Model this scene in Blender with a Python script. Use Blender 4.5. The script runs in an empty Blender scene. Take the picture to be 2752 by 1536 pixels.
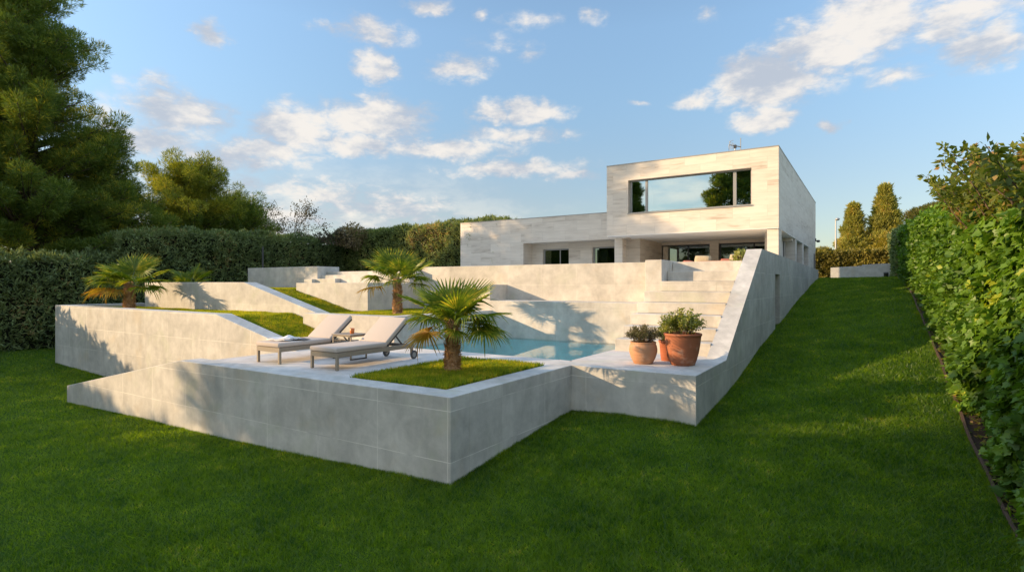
import bpy, bmesh, math, random
import numpy as np
from mathutils import Vector, Matrix

# ------------------------------------------------------------------ camera, sky, sun, exposure
SC = bpy.context.scene
F, CX, HY = 1509.0, 1376.0, 766.0          # focal length and principal point in pixels of the 2752 px photograph
TH = math.atan2(959.0, F)                  # the camera looks this far to the left of the wall direction
EYE = 1.4                                  # eye height above the pool deck (z = 0)
cam_d = bpy.data.cameras.new("camera")
cam = bpy.data.objects.new("camera", cam_d)
SC.collection.objects.link(cam)
cam.location = (0, 0, EYE)
cam.rotation_euler = (math.pi / 2, 0, TH)
cam_d.sensor_width = 36
cam_d.lens = F / 2752 * 36
cam_d.shift_y = -2.0 / 2752
cam_d.clip_start = 0.05
cam_d.clip_end = 3000
SC.camera = cam

SUN_DIR = Vector((1.0, 0.65, -0.33)).normalized()      # the way the sunlight travels
ELEV = math.asin(-SUN_DIR.z)
sun_d = bpy.data.lights.new("sun", 'SUN')
sun_d.energy = 3.2
sun_d.angle = math.radians(0.5)
sun_d.color = (1.0, 0.71, 0.41)
sun = bpy.data.objects.new("sun", sun_d)
sun.rotation_euler = SUN_DIR.to_track_quat('-Z', 'Y').to_euler()
sun.location = (-30, -20, 25)
SC.collection.objects.link(sun)

SC.view_settings.view_transform = 'Standard'
SC.view_settings.look = 'None'
SC.view_settings.gamma = 1.0
SC.view_settings.exposure = 1.2
SC.cycles.max_bounces = 8
SC.cycles.transparent_max_bounces = 16
SC.cycles.caustics_reflective = False
SC.cycles.caustics_refractive = False
SC.cycles.sample_clamp_indirect = 4.0


class NT:
    """small helper to write node graphs"""
    def __init__(s, tree):
        s.t = tree
        tree.nodes.clear()

    def n(s, kind, **kw):
        nd = s.t.nodes.new(kind)
        ins = kw.pop('ins', {})
        for k, v in kw.items():
            setattr(nd, k, v)
        for k, v in ins.items():
            s.put(nd.inputs[k], v)
        return nd

    def put(s, sock, v):
        if isinstance(v, bpy.types.NodeSocket):
            s.t.links.new(v, sock)
        elif isinstance(v, bpy.types.Node):
            s.t.links.new(v.outputs[0], sock)
        else:
            if hasattr(sock.default_value, '__len__') and not hasattr(v, '__len__'):
                v = (v,) * len(sock.default_value)
            if hasattr(v, '__len__') and len(v) == 3 and hasattr(sock.default_value, '__len__') and len(sock.default_value) == 4:
                v = (*v, 1)
            sock.default_value = v

    def m(s, op, a, b=0.0, c=None, clamp=False):
        nd = s.n('ShaderNodeMath', operation=op, use_clamp=clamp)
        s.put(nd.inputs[0], a)
        s.put(nd.inputs[1], b)
        if c is not None:
            s.put(nd.inputs[2], c)
        return nd.outputs[0]

    def v(s, op, a, b=(0, 0, 0), out=0):
        nd = s.n('ShaderNodeVectorMath', operation=op)
        s.put(nd.inputs[0], a)
        s.put(nd.inputs[1], b)
        return nd.outputs[out]

    def mix(s, f, a, b, blend='MIX'):
        nd = s.n('ShaderNodeMix', data_type='RGBA', blend_type=blend)
        s.put(nd.inputs[0], f)
        s.put(nd.inputs[6], a)
        s.put(nd.inputs[7], b)
        return nd.outputs[2]

    def noise(s, vec, scale, detail=4, rough=0.55, dist=0.0):
        nd = s.n('ShaderNodeTexNoise', ins={'Scale': scale, 'Detail': detail, 'Roughness': rough, 'Distortion': dist})
        if vec is not None:
            s.put(nd.inputs['Vector'], vec)
        return nd.outputs[0]

    def step(s, x, a, b, smooth=True):
        nd = s.n('ShaderNodeMapRange', interpolation_type='SMOOTHSTEP' if smooth else 'LINEAR')
        s.put(nd.inputs[0], x)
        s.put(nd.inputs[1], a)
        s.put(nd.inputs[2], b)
        return nd.outputs[0]


def cam_dir(px, py):
    fw = np.array([-math.sin(TH), math.cos(TH), 0])
    rt = np.array([math.cos(TH), math.sin(TH), 0])
    d = fw + rt * (px - CX) / F + np.array([0, 0, 1.0]) * (HY - py) / F
    return d / np.linalg.norm(d)


world = bpy.data.worlds.new("World")
SC.world = world
world.use_nodes = True


def build_world():
    g = NT(world.node_tree)
    sky = g.n('ShaderNodeTexSky', sky_type='NISHITA', sun_disc=False)
    sky.sun_elevation = ELEV
    sky.sun_rotation = math.atan2(-SUN_DIR.x, -SUN_DIR.y) % (2 * math.pi)
    sky.altitude = 600
    sky.air_density = 1.0
    sky.dust_density = 0.6
    sky.ozone_density = 1.6
    tc = g.n('ShaderNodeTexCoord')
    nrm = g.v('NORMALIZE', tc.outputs['Generated'])
    sp = g.n('ShaderNodeSeparateXYZ', ins={0: nrm})
    x, y, z = sp.outputs
    az = g.m('ARCTAN2', x, y)
    el = g.m('ARCSINE', z)
    uv = g.n('ShaderNodeCombineXYZ', ins={0: az, 1: el}).outputs[0]
    # clouds of the photograph: centre and half size in its pixels, strength
    clouds = [
        (1140, 22, 62, 26, .9), (560, 82, 66, 40, .9), (1020, 185, 62, 52, 1.0), (1010, 88, 110, 38, .75), (880, 78, 60, 18, .5),
        (1290, 42, 30, 20, .55), (1420, 60, 95, 32, .5), (1600, 48, 40, 24, .55), (1240, 185, 95, 42, .75), (1330, 115, 110, 34, .35), (1420, 140, 50, 30, .45),
        (480, 305, 150, 66, 1.05), (420, 245, 100, 44, .7), (400, 380, 170, 50, .9), (620, 420, 190, 46, .8), (800, 350, 140, 75, 1.05), (730, 410, 170, 42, .9), (1010, 320, 165, 62, 1.1), (960, 385, 150, 36, .9),
        (1330, 305, 65, 34, .9), (1430, 300, 120, 34, 1.0), (1190, 395, 260, 30, .8), (1400, 365, 160, 26, .7), (1390, 455, 240, 26, .85), (1530, 470, 110, 20, .75),
        (850, 520, 280, 46, .75), (1000, 560, 340, 50, .7), (740, 580, 230, 46, .7), (520, 480, 200, 50, .6), (1130, 590, 200, 36, .45),
        (1880, 265, 80, 24, .75), (2060, 215, 165, 75, 1.15), (2220, 130, 180, 100, 1.05), (2340, 60, 230, 100, 1.0), (2560, 40, 240, 90, .9), (2680, 120, 160, 60, .9), (2090, 150, 80, 60, .8), (2400, 215, 130, 32, .6), (2620, 110, 120, 40, .7),
        (2055, 318, 84, 38, 1.05), (2240, 327, 48, 15, .85), (1710, 278, 30, 12, .5), (1915, 40, 40, 22, .5), (2150, 60, 100, 20, .5), (280, 300, 60, 60, .5), (2330, 590, 90, 10, .4),
    ]
    f = None
    p3 = tc.outputs['Generated']
    warp = g.n('ShaderNodeTexNoise', ins={'Vector': p3, 'Scale': 14.0, 'Detail': 4.0, 'Roughness': .6})
    wv = g.v('MULTIPLY', g.v('SUBTRACT', warp.outputs[1], (.5, .5, .5)), (.10, .05, 0))
    uvw = g.v('ADD', uv, wv)
    for (px, py, a, b, s) in clouds:
        d = cam_dir(px, py)
        u0, v0 = math.atan2(d[0], d[1]), math.asin(d[2])
        d2 = cam_dir(px + a, py)
        d3 = cam_dir(px, py - b)
        ha = max(.004, abs(math.atan2(d2[0], d2[1]) - u0)) * 1.35
        hb = max(.004, abs(math.asin(d3[2]) - v0)) * 1.45
        q = g.v('MULTIPLY', g.v('SUBTRACT', uvw, (u0, v0, 0)), (1 / ha, 1 / hb, 0))
        r = g.v('LENGTH', q, out=1)
        k = g.m('MULTIPLY', g.m('SUBTRACT', 1.0, r, clamp=True), s)
        f = k if f is None else g.m('MAXIMUM', f, k)
    # loose clouds added behind the camera: fill light for the walls, reflections in windows
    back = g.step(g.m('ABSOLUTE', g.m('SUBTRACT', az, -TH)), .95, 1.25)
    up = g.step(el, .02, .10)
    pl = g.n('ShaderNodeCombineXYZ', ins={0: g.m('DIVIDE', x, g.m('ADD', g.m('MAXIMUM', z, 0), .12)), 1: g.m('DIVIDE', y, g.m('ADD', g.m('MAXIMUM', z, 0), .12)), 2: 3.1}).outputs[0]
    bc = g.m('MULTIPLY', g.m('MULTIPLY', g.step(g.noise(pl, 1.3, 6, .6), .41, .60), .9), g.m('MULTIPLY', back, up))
    sv = g.v('MULTIPLY', p3, (1, 1, 2.2))
    n1 = g.noise(sv, 26.0, 8, .62, .3)
    n2 = g.noise(sv, 9.0, 5, .6)
    fld = g.m('ADD', f, g.m('MULTIPLY', g.m('SUBTRACT', n1, .5), g.m('MULTIPLY', g.step(f, .0, .35), 1.15)))
    dens = g.step(fld, .08, .72)
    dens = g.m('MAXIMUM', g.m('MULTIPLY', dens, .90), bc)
    # thin milky veil low in the sky on the left
    dl = cam_dir(900, 560)
    veil = g.m('MULTIPLY', g.step(g.m('ABSOLUTE', g.m('SUBTRACT', az, math.atan2(dl[0], dl[1]))), .55, .05), g.step(el, .26, .03))
    veil = g.m('MULTIPLY', veil, g.step(n2, .25, .55))
    dens = g.m('MAXIMUM', dens, g.m('MULTIPLY', veil, .92))
    lightside = g.step(g.m('ADD', g.m('MULTIPLY', g.m('MINIMUM', fld, .6), .5), g.m('ADD', g.m('MULTIPLY', g.m('SUBTRACT', n2, .5), 2.8), g.m('MULTIPLY', g.m('SUBTRACT', n1, .5), .9))), -.15, .62)
    ccol = g.mix(lightside, (1.55, 1.68, 1.92), (2.85, 2.65, 2.42))
    lowg = g.step(el, .34, .12)
    gr = g.m('ADD', .46, g.m('ADD', g.m('MULTIPLY', g.step(el, .06, .42, False), .42), g.m('MULTIPLY', g.step(el, .50, 1.1), 1.7)))  # overhead sky out of view brightened for more fill light on the walls
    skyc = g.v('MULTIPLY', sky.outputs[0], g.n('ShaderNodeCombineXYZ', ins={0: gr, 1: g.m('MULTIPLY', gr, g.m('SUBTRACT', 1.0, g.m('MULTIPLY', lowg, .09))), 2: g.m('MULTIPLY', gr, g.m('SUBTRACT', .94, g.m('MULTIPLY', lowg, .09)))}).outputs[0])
    ccol = g.mix(back, ccol, (3.9, 3.8, 3.6))  # unseen back clouds made brighter still as fill light
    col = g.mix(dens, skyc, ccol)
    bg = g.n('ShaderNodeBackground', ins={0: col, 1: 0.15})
    out = g.n('ShaderNodeOutputWorld')
    g.t.links.new(bg.outputs[0], out.inputs[0])


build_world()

# ------------------------------------------------------------------ mesh helpers
COL = SC.collection


def link_mesh(name, me, mat, parent=None):
    o = bpy.data.objects.new(name, me)
    COL.objects.link(o)
    if mat is not None:
        for mm in (mat if isinstance(mat, (list, tuple)) else [mat]):
            me.materials.append(mm)
    if parent is not None:
        o.parent = parent
    return o


def np_mesh(name, verts, faces, smooth=False):
    """verts (N,3); faces (M,k) int array with k = 3 or 4"""
    me = bpy.data.meshes.new(name)
    verts = np.asarray(verts, dtype=np.float32)
    faces = np.asarray(faces, dtype=np.int32)
    me.vertices.add(len(verts))
    me.vertices.foreach_set('co', verts.ravel())
    k = faces.shape[1]
    me.loops.add(faces.size)
    me.loops.foreach_set('vertex_index', faces.ravel())
    me.polygons.add(len(faces))
    me.polygons.foreach_set('loop_start', np.arange(0, faces.size, k, dtype=np.int32))
    me.polygons.foreach_set('loop_total', np.full(len(faces), k, dtype=np.int32))
    me.update(calc_edges=True)
    if smooth:
        me.polygons.foreach_set('use_smooth', np.ones(len(faces), dtype=bool))
    return me


class MB:
    """collects closed shapes and links them as one mesh object"""
    def __init__(s):
        s.v, s.f = [], []

    def add(s, verts, faces):
        o = len(s.v)
        s.v += [tuple(map(float, p)) for p in verts]
        s.f += [tuple(i + o for i in f) for f in faces]
        return s

    def box(s, x0, x1, y0, y1, z0, z1):
        return s.add([(x0, y0, z0), (x1, y0, z0), (x1, y1, z0), (x0, y1, z0), (x0, y0, z1), (x1, y0, z1), (x1, y1, z1), (x0, y1, z1)],
                     [(0, 3, 2, 1), (4, 5, 6, 7), (0, 1, 5, 4), (1, 2, 6, 5), (2, 3, 7, 6), (3, 0, 4, 7)])

    def prism_xz(s, poly, y0, y1):
        """poly of (x,z), counter-clockwise seen from -Y; extruded along Y"""
        n = len(poly)
        vs = [(x, y0, z) for x, z in poly] + [(x, y1, z) for x, z in poly]
        fs = [tuple(range(n)), tuple(range(2 * n - 1, n - 1, -1))]
        fs += [(i, i + n, (i + 1) % n + n, (i + 1) % n) for i in range(n)]
        return s.add(vs, fs)

    def prism_yz(s, poly, x0, x1):
        n = len(poly)
        vs = [(x0, y, z) for y, z in poly] + [(x1, y, z) for y, z in poly]
        fs = [tuple(range(n - 1, -1, -1)), tuple(range(n, 2 * n))]
        fs += [(i, (i + 1) % n, (i + 1) % n + n, i + n) for i in range(n)]
        return s.add(vs, fs)

    def quad(s, a, b, c, d):
        return s.add([a, b, c, d], [(0, 1, 2, 3)])

    def tube(s, pts, r, n=8, cap=True):
        pts = [Vector(p) for p in pts]
        rs = r if hasattr(r, '__len__') else [r] * len(pts)
        vs, fs = [], []
        up = Vector((0, 0, 1))
        for i, p in enumerate(pts):
            d = (pts[min(i + 1, len(pts) - 1)] - pts[max(i - 1, 0)]).normalized()
            a = d.cross(up)
            if a.length < .05:
                a = d.cross(Vector((1, 0, 0)))
            a.normalize()
            b = d.cross(a)
            for k in range(n):
                t = 2 * math.pi * k / n
                vs.append(p + (a * math.cos(t) + b * math.sin(t)) * rs[i])
        for i in range(len(pts) - 1):
            for k in range(n):
                fs.append((i * n + k, i * n + (k + 1) % n, (i + 1) * n + (k + 1) % n, (i + 1) * n + k))
        if cap:
            fs.append(tuple(range(n - 1, -1, -1)))
            fs.append(tuple((len(pts) - 1) * n + k for k in range(n)))
        return s.add(vs, fs)

    def bar(s, p, q, w, h):
        """rectangular bar from p to q, w wide across and h deep"""
        p, q = Vector(p), Vector(q)
        d = (q - p).normalized()
        a = d.cross(Vector((0, 0, 1)))
        if a.length < .05:
            a = Vector((1, 0, 0))
        a.normalize()
        b = a.cross(d)
        vs = []
        for c in (p, q):
            for i, j in ((-1, -1), (1, -1), (1, 1), (-1, 1)):
                vs.append(c + a * (i * w / 2) + b * (j * h / 2))
        return s.add(vs, [(3, 2, 1, 0), (4, 5, 6, 7), (0, 1, 5, 4), (1, 2, 6, 5), (2, 3, 7, 6), (3, 0, 4, 7)])

    def lathe(s, prof, n=40, cx=0, cy=0, jit=0.0, seed=0):
        rng = random.Random(seed)
        vs, fs = [], []
        for r, z in prof:
            for k in range(n):
                t = 2 * math.pi * k / n
                rr = r * (1 + jit * (rng.random() - .5))
                vs.append((cx + rr * math.cos(t), cy + rr * math.sin(t), z))
        for i in range(len(prof) - 1):
            for k in range(n):
                fs.append((i * n + k, i * n + (k + 1) % n, (i + 1) * n + (k + 1) % n, (i + 1) * n + k))
        return s.add(vs, fs)

    def build(s, name, mat, parent=None, smooth=False, bevel=0.0, seg=1, angle=40):
        me = bpy.data.meshes.new(name)
        me.from_pydata(s.v, [], s.f)
        bm = bmesh.new()
        bm.from_mesh(me)
        bmesh.ops.recalc_face_normals(bm, faces=bm.faces)
        bm.to_mesh(me)
        bm.free()
        if smooth:
            me.polygons.foreach_set('use_smooth', np.ones(len(me.polygons), dtype=bool))
        o = link_mesh(name, me, mat, parent)
        if bevel:
            b = o.modifiers.new('edge', 'BEVEL')
            b.width = bevel
            b.segments = seg
            b.limit_method = 'ANGLE'
            b.angle_limit = math.radians(angle)
        return o


def tag(o, label=None, cat=None, group=None, kind=None):
    for k, v in (('label', label), ('category', cat), ('group', group), ('kind', kind)):
        if v:
            o[k] = v
    return o


def empty(name, loc=(0, 0, 0), rz=0.0, label=None, cat=None, group=None):
    o = bpy.data.objects.new(name, None)
    o.empty_display_size = .2
    o.location = loc
    o.rotation_euler = (0, 0, rz)
    COL.objects.link(o)
    return tag(o, label, cat, group)


def copy_tree(o, parent=None):
    c = o.copy()
    COL.objects.link(c)
    c.parent = parent
    for ch in list(o.children):
        copy_tree(ch, c)
    return c


# lattice value noise in numpy
_LAT = {}


def vnoise(p, scale=1.0, seed=0, octaves=3):
    p = np.asarray(p, dtype=np.float64) * scale
    if seed not in _LAT:
        _LAT[seed] = np.random.default_rng(seed).random((32, 32, 32))
    L = _LAT[seed]
    out = np.zeros(len(p))
    amp, tot = 1.0, 0.0
    for o in range(octaves):
        i = np.floor(p).astype(int)
        f = p - i
        f = f * f * (3 - 2 * f)
        i0, i1 = i & 31, (i + 1) & 31
        r = 0
        for a in (0, 1):
            for b in (0, 1):
                for c in (0, 1):
                    w = (f[:, 0] if a else 1 - f[:, 0]) * (f[:, 1] if b else 1 - f[:, 1]) * (f[:, 2] if c else 1 - f[:, 2])
                    r = r + w * L[(i1 if a else i0)[:, 0], (i1 if b else i0)[:, 1], (i1 if c else i0)[:, 2]]
        out += amp * r
        tot += amp
        amp *= .5
        p = p * 2.03 + 7.7
    return out / tot


def unit(a):
    return a / np.maximum(np.linalg.norm(a, axis=1, keepdims=True), 1e-9)


def leaf_quads(pos, axis, nor, length, width, fold=0.0):
    """diamond leaves: base at pos, pointing along axis, facing nor"""
    axis = unit(axis)
    side = unit(np.cross(axis, nor))
    nn = np.cross(side, axis)
    L = np.broadcast_to(np.asarray(length, float), (len(pos),))[:, None]
    W = np.broadcast_to(np.asarray(width, float), (len(pos),))[:, None]
    mid = pos + axis * L * .45 + nn * (L * fold)
    v = np.stack([pos, mid + side * W * .5, pos + axis * L, mid - side * W * .5], axis=1).reshape(-1, 3)
    f = np.arange(len(pos) * 4, dtype=np.int32).reshape(-1, 4)
    return v, f


def lobed_leaves(pos, axis, nor, size):
    """ivy leaves: five soft lobes, folded a little along the midrib (8 triangles)"""
    axis = unit(axis)
    side = unit(np.cross(axis, nor))
    nn = np.cross(side, axis)
    out = [(0, 0), (.30, -.12), (.52, .10), (.34, .34), (.40, .62), (.17, .66), (0, 1.0), (-.17, .66), (-.40, .62), (-.34, .34), (-.52, .10), (-.30, -.12)]
    S = np.broadcast_to(np.asarray(size, float), (len(pos),))[:, None]
    vs = [pos + axis * S * .35 - nn * S * .05]
    for a, b in out:
        vs.append(pos + axis * S * b + side * S * a + nn * S * (abs(a) * .22 - .12 * b * b))
    v = np.stack(vs, axis=1)
    n = v.shape[1]
    base = (np.arange(len(pos)) * n)[:, None, None]
    tri = np.array([[0, i, i % 12 + 1] for i in range(1, 13)])[None]
    return v.reshape(-1, 3), (base + tri).reshape(-1, 3)


# ------------------------------------------------------------------ materials
def new_mat(name):
    m = bpy.data.materials.new(name)
    m.use_nodes = True
    return m, NT(m.node_tree)


def finish(g, col, rough=.7, bump=None, bstr=.3, bdist=.02, spec=.5, metal=0.0, **extra):
    p = g.n('ShaderNodeBsdfPrincipled')
    g.put(p.inputs['Base Color'], col)
    g.put(p.inputs['Roughness'], rough)
    g.put(p.inputs['Metallic'], metal)
    g.put(p.inputs['Specular IOR Level'], spec)
    for k, v in extra.items():
        g.put(p.inputs[k], v)
    if bump is not None:
        b = g.n('ShaderNodeBump', ins={'Strength': bstr, 'Distance': bdist, 'Height': bump})
        g.t.links.new(b.outputs[0], p.inputs['Normal'])
    out = g.n('ShaderNodeOutputMaterial')
    g.t.links.new(p.outputs[0], out.inputs[0])
    return p


def plain(name, col, rough=.6, nscale=30, var=.15, bump=.1, metal=0.0, spec=.5):
    m, g = new_mat(name)
    tc = g.n('ShaderNodeTexCoord')
    n = g.noise(tc.outputs['Object'], nscale, 5)
    c = g.mix(n, tuple(x * (1 - var) for x in col), tuple(min(1, x * (1 + var)) for x in col))
    finish(g, c, rough, n, bump, .005, spec, metal)
    return m


def concrete(name, z0, x0, col=(.52, .495, .445), pw=1.232, ph=.64, joint=True, streak=1.0, jw=1.0):
    """smooth cast panels with paler joints, water stains and clouded patches"""
    m, g = new_mat(name)
    tc = g.n('ShaderNodeTexCoord')
    P = tc.outputs['Object']
    sp = g.n('ShaderNodeSeparateXYZ', ins={0: P})
    geo = g.n('ShaderNodeNewGeometry')
    gn = g.n('ShaderNodeSeparateXYZ', ins={0: geo.outputs['Normal']})
    u = g.m('SUBTRACT', g.m('ADD', sp.outputs[0], sp.outputs[1]), x0)
    w = g.m('SUBTRACT', sp.outputs[2], z0)
    jv = g.n('ShaderNodeCombineXYZ', ins={0: u, 1: w})
    wob = g.m('MULTIPLY', g.m('SUBTRACT', g.noise(P, 3.0, 2), .5), .012)
    jv2 = g.v('ADD', jv.outputs[0], g.n('ShaderNodeCombineXYZ', ins={0: wob, 1: wob}).outputs[0])
    br = g.n('ShaderNodeTexBrick', offset=0.0, squash=1.0)
    g.put(br.inputs['Vector'], jv2)
    for k, v in {'Scale': 1.0, 'Mortar Size': .0075, 'Mortar Smooth': .6, 'Brick Width': pw, 'Row Height': ph, 'Color1': (.44, .44, .44, 1), 'Color2': (.56, .56, .56, 1), 'Mortar': (.5, .5, .5, 1), 'Bias': 0.0}.items():
        br.inputs[k].default_value = v
    big = g.noise(P, .75, 5, .6, .5)
    mid = g.noise(P, 3.2, 6, .65, .3)
    fine = g.noise(P, 38, 4, .6)
    sv = g.n('ShaderNodeCombineXYZ', ins={0: g.m('MULTIPLY', u, 3.2), 1: g.m('MULTIPLY', sp.outputs[2], .55), 2: 1.7}).outputs[0]
    st = g.noise(sv, 1.6, 5, .6)
    tone = g.m('ADD', g.m('MULTIPLY', g.m('SUBTRACT', big, .5), 1.7), g.m('MULTIPLY', g.m('SUBTRACT', mid, .5), 1.8))
    tone = g.m('ADD', tone, g.m('MULTIPLY', g.m('SUBTRACT', st, .5), .75 * streak))
    tone = g.m('ADD', g.m('MULTIPLY', g.m('ADD', tone, g.m('MULTIPLY', g.m('SUBTRACT', fine, .5), .18)), .9), .5, clamp=True)
    dark = tuple(c * .70 for c in col)
    pale = tuple(min(1, c * 1.2) for c in col)
    c = g.mix(tone, dark, pale)
    # greenish and brownish blooms
    bl = g.step(g.noise(P, 1.35, 4, .6, .6), .52, .74)
    c = g.mix(g.m('MULTIPLY', bl, .55), c, (col[0] * .80, col[1] * .86, col[2] * .72))
    bl2 = g.step(g.noise(g.v('ADD', P, (5, 3, 9)), 1.1, 4, .6, .4), .55, .75)
    c = g.mix(g.m('MULTIPLY', bl2, .45), c, (col[0] * .95, col[1] * .82, col[2] * .64))
    bmp = fine
    dv = g.n('ShaderNodeCombineXYZ', ins={0: g.m('MULTIPLY', u, 11.0), 1: g.m('MULTIPLY', sp.outputs[2], .8), 2: 4.2}).outputs[0]
    drip = g.m('MULTIPLY', g.step(g.noise(dv, 1.3, 4, .6), .58, .74), g.m('MULTIPLY', g.step(big, .42, .62), streak))
    c = g.mix(g.m('MULTIPLY', drip, .30), c, tuple(x * .62 for x in col))
    spk = g.step(g.noise(P, 120, 2, .5), .64, .74)
    c = g.mix(g.m('MULTIPLY', spk, .25), c, tuple(x * .6 for x in col))
    if joint:
        side = g.step(g.m('ABSOLUTE', gn.outputs[2]), .6, .3)
        pan = g.m('SUBTRACT', g.n('ShaderNodeSeparateXYZ', ins={0: br.outputs[0]}).outputs[0], .5)
        c = g.mix(1.0, c, g.n('ShaderNodeCombineXYZ', ins={0: g.m('ADD', 1, pan), 1: g.m('ADD', 1, pan), 2: g.m('ADD', 1, pan)}).outputs[0], 'MULTIPLY')
        fade = g.step(g.noise(P, 1.9, 3), .32, .62)
        j = g.m('MULTIPLY', g.m('MULTIPLY', br.outputs[1], side), g.m('MULTIPLY', g.m('ADD', .10, g.m('MULTIPLY', fade, .66)), jw))
        c = g.mix(j, c, tuple(min(1, x * 1.5) for x in col))
        dk = g.m('MULTIPLY', g.m('MULTIPLY', br.outputs[1], side), g.step(g.noise(g.v('ADD', P, (9, 9, 2)), 1.3, 3), .60, .70))
        c = g.mix(g.m('MULTIPLY', dk, .6), c, tuple(x * .45 for x in col))
    # small pin holes
    vo = g.n('ShaderNodeTexVoronoi', ins={'Vector': P, 'Scale': 9.0})
    pin = g.m('MULTIPLY', g.step(vo.outputs[0], .07, .03), g.step(g.noise(P, 2.0, 2), .5, .6))
    c = g.mix(g.m('MULTIPLY', pin, .4), c, tuple(x * .5 for x in col))
    finish(g, c, .72, g.m('ADD', g.m('MULTIPLY', fine, .4), g.m('MULTIPLY', mid, .6)), .18, .01, .35)
    return m


def travertine(name, bw=1.15, rh=.42, col=(.63, .55, .455), z0=0.0):
    m, g = new_mat(name)
    tc = g.n('ShaderNodeTexCoord')
    P = tc.outputs['Object']
    sp = g.n('ShaderNodeSeparateXYZ', ins={0: P})
    u = g.m('ADD', sp.outputs[0], sp.outputs[1])
    w = g.m('SUBTRACT', sp.outputs[2], z0)
    br = g.n('ShaderNodeTexBrick', offset=.5)
    g.put(br.inputs['Vector'], g.n('ShaderNodeCombineXYZ', ins={0: u, 1: w}).outputs[0])
    for k, v in {'Scale': 1.0, 'Mortar Size': .004, 'Mortar Smooth': .3, 'Brick Width': bw, 'Row Height': rh, 'Color1': (0, 0, 0, 1), 'Color2': (1, 1, 1, 1), 'Mortar': (.5, .5, .5, 1)}.items():
        br.inputs[k].default_value = v
    pid = g.n('ShaderNodeSeparateXYZ', ins={0: br.outputs[0]}).outputs[0]
    sv = g.n('ShaderNodeCombineXYZ', ins={0: g.m('MULTIPLY', u, .8), 1: g.m('MULTIPLY', w, 13.0), 2: g.m('MULTIPLY', pid, 40)}).outputs[0]
    s1 = g.noise(sv, 1.0, 6, .62, .25)
    s2 = g.noise(g.v('MULTIPLY', sv, (1.6, .42, 1)), 1.0, 4, .55, .2)
    t = g.m('ADD', g.m('ADD', g.m('MULTIPLY', s1, .55), g.m('MULTIPLY', s2, .55)), g.m('MULTIPLY', g.m('SUBTRACT', pid, .5), .17), clamp=True)
    ramp = g.n('ShaderNodeValToRGB')
    g.put(ramp.inputs[0], t)
    e = ramp.color_ramp.elements
    e[0].position, e[0].color = .33, (col[0] * .70, col[1] * .66, col[2] * .62, 1)
    e[1].position, e[1].color = .70, (min(1, col[0] * 1.16), min(1, col[1] * 1.18), min(1, col[2] * 1.2), 1)
    k = e.new(.47)
    k.color = (*col, 1)
    c = g.mix(g.m('MULTIPLY', br.outputs[1], .55), ramp.outputs[0], tuple(x * .62 for x in col))
    vein = g.step(g.noise(g.v('MULTIPLY', sv, (1.2, .8, 1.3)), 1.7, 5, .6), .64, .72)
    c = g.mix(g.m('MULTIPLY', vein, .32), c, tuple(x * .58 for x in col))
    finish(g, c, .6, s1, .06, .006, .4)
    return m


def leaf_mat(name, dark, light, trans=.35, rough=.5, warm=None, warm_amt=.0, patch=1.2, gloss=.06, through=(1.25, 1.2, .55)):
    """foliage: each leaf its own tone, broad clumps of tone, light shining through"""
    m, g = new_mat(name)
    geo = g.n('ShaderNodeNewGeometry')
    tc = g.n('ShaderNodeTexCoord')
    ri = geo.outputs['Random Per Island']
    cl = g.m('ADD', g.m('MULTIPLY', g.noise(tc.outputs['Object'], patch, 3, .6), .6), g.m('MULTIPLY', g.noise(tc.outputs['Object'], patch * 5.3, 3, .6), .4))
    cl = g.step(cl, .28, .72, False)
    f = g.m('ADD', g.m('MULTIPLY', ri, .55), g.m('MULTIPLY', g.m('SUBTRACT', cl, .32), .85), clamp=True)
    c = g.mix(f, dark, light)
    if warm is not None:
        w = g.m('MULTIPLY', g.step(g.m('ADD', g.m('MULTIPLY', g.m('FRACT', g.m('MULTIPLY', ri, 17.3)), .5), cl), .95 - warm_amt, 1.1 - warm_amt), .9)
        c = g.mix(w, c, warm)
    df = g.n('ShaderNodeBsdfDiffuse', ins={0: c})
    tr = g.n('ShaderNodeBsdfTranslucent', ins={0: g.mix(1.0, c, through, 'MULTIPLY')})
    mx = g.n('ShaderNodeMixShader', ins={0: trans, 1: df.outputs[0], 2: tr.outputs[0]})
    gl = g.n('ShaderNodeBsdfGlossy', ins={0: (1, 1, 1, 1), 1: rough})
    mx2 = g.n('ShaderNodeMixShader', ins={0: gloss, 1: mx.outputs[0], 2: gl.outputs[0]})
    out = g.n('ShaderNodeOutputMaterial')
    g.t.links.new(mx2.outputs[0], out.inputs[0])
    return m


def bark_mat(name, col):
    m, g = new_mat(name)
    tc = g.n('ShaderNodeTexCoord')
    n = g.noise(g.v('MULTIPLY', tc.outputs['Object'], (6, 6, 1.5)), 2.2, 6, .65)
    c = g.mix(g.step(n, .3, .7), tuple(x * .5 for x in col), col)
    finish(g, c, .9, n, .5, .03, .2)
    return m


def grass_ground(name, a=(.035, .062, .012), b=(.075, .115, .022)):
    m, g = new_mat(name)
    tc = g.n('ShaderNodeTexCoord')
    P = tc.outputs['Object']
    n1 = g.noise(P, .55, 5, .6)
    n2 = g.noise(P, 7.0, 5, .65)
    n3 = g.noise(P, 90, 3, .6)
    t = g.m('ADD', g.m('ADD', g.m('MULTIPLY', n1, .45), g.m('MULTIPLY', n2, .4)), g.m('MULTIPLY', g.m('SUBTRACT', n3, .35), .45), clamp=True)
    c = g.mix(t, a, b)
    dry = g.step(g.noise(g.v('ADD', P, (3, 7, 1)), 1.6, 5, .65), .64, .80)
    c = g.mix(g.m('MULTIPLY', dry, .35), c, (.12, .105, .035))
    finish(g, c, .95, g.m('ADD', n3, g.m('MULTIPLY', n2, .7)), .9, .03, .1)
    return m


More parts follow.
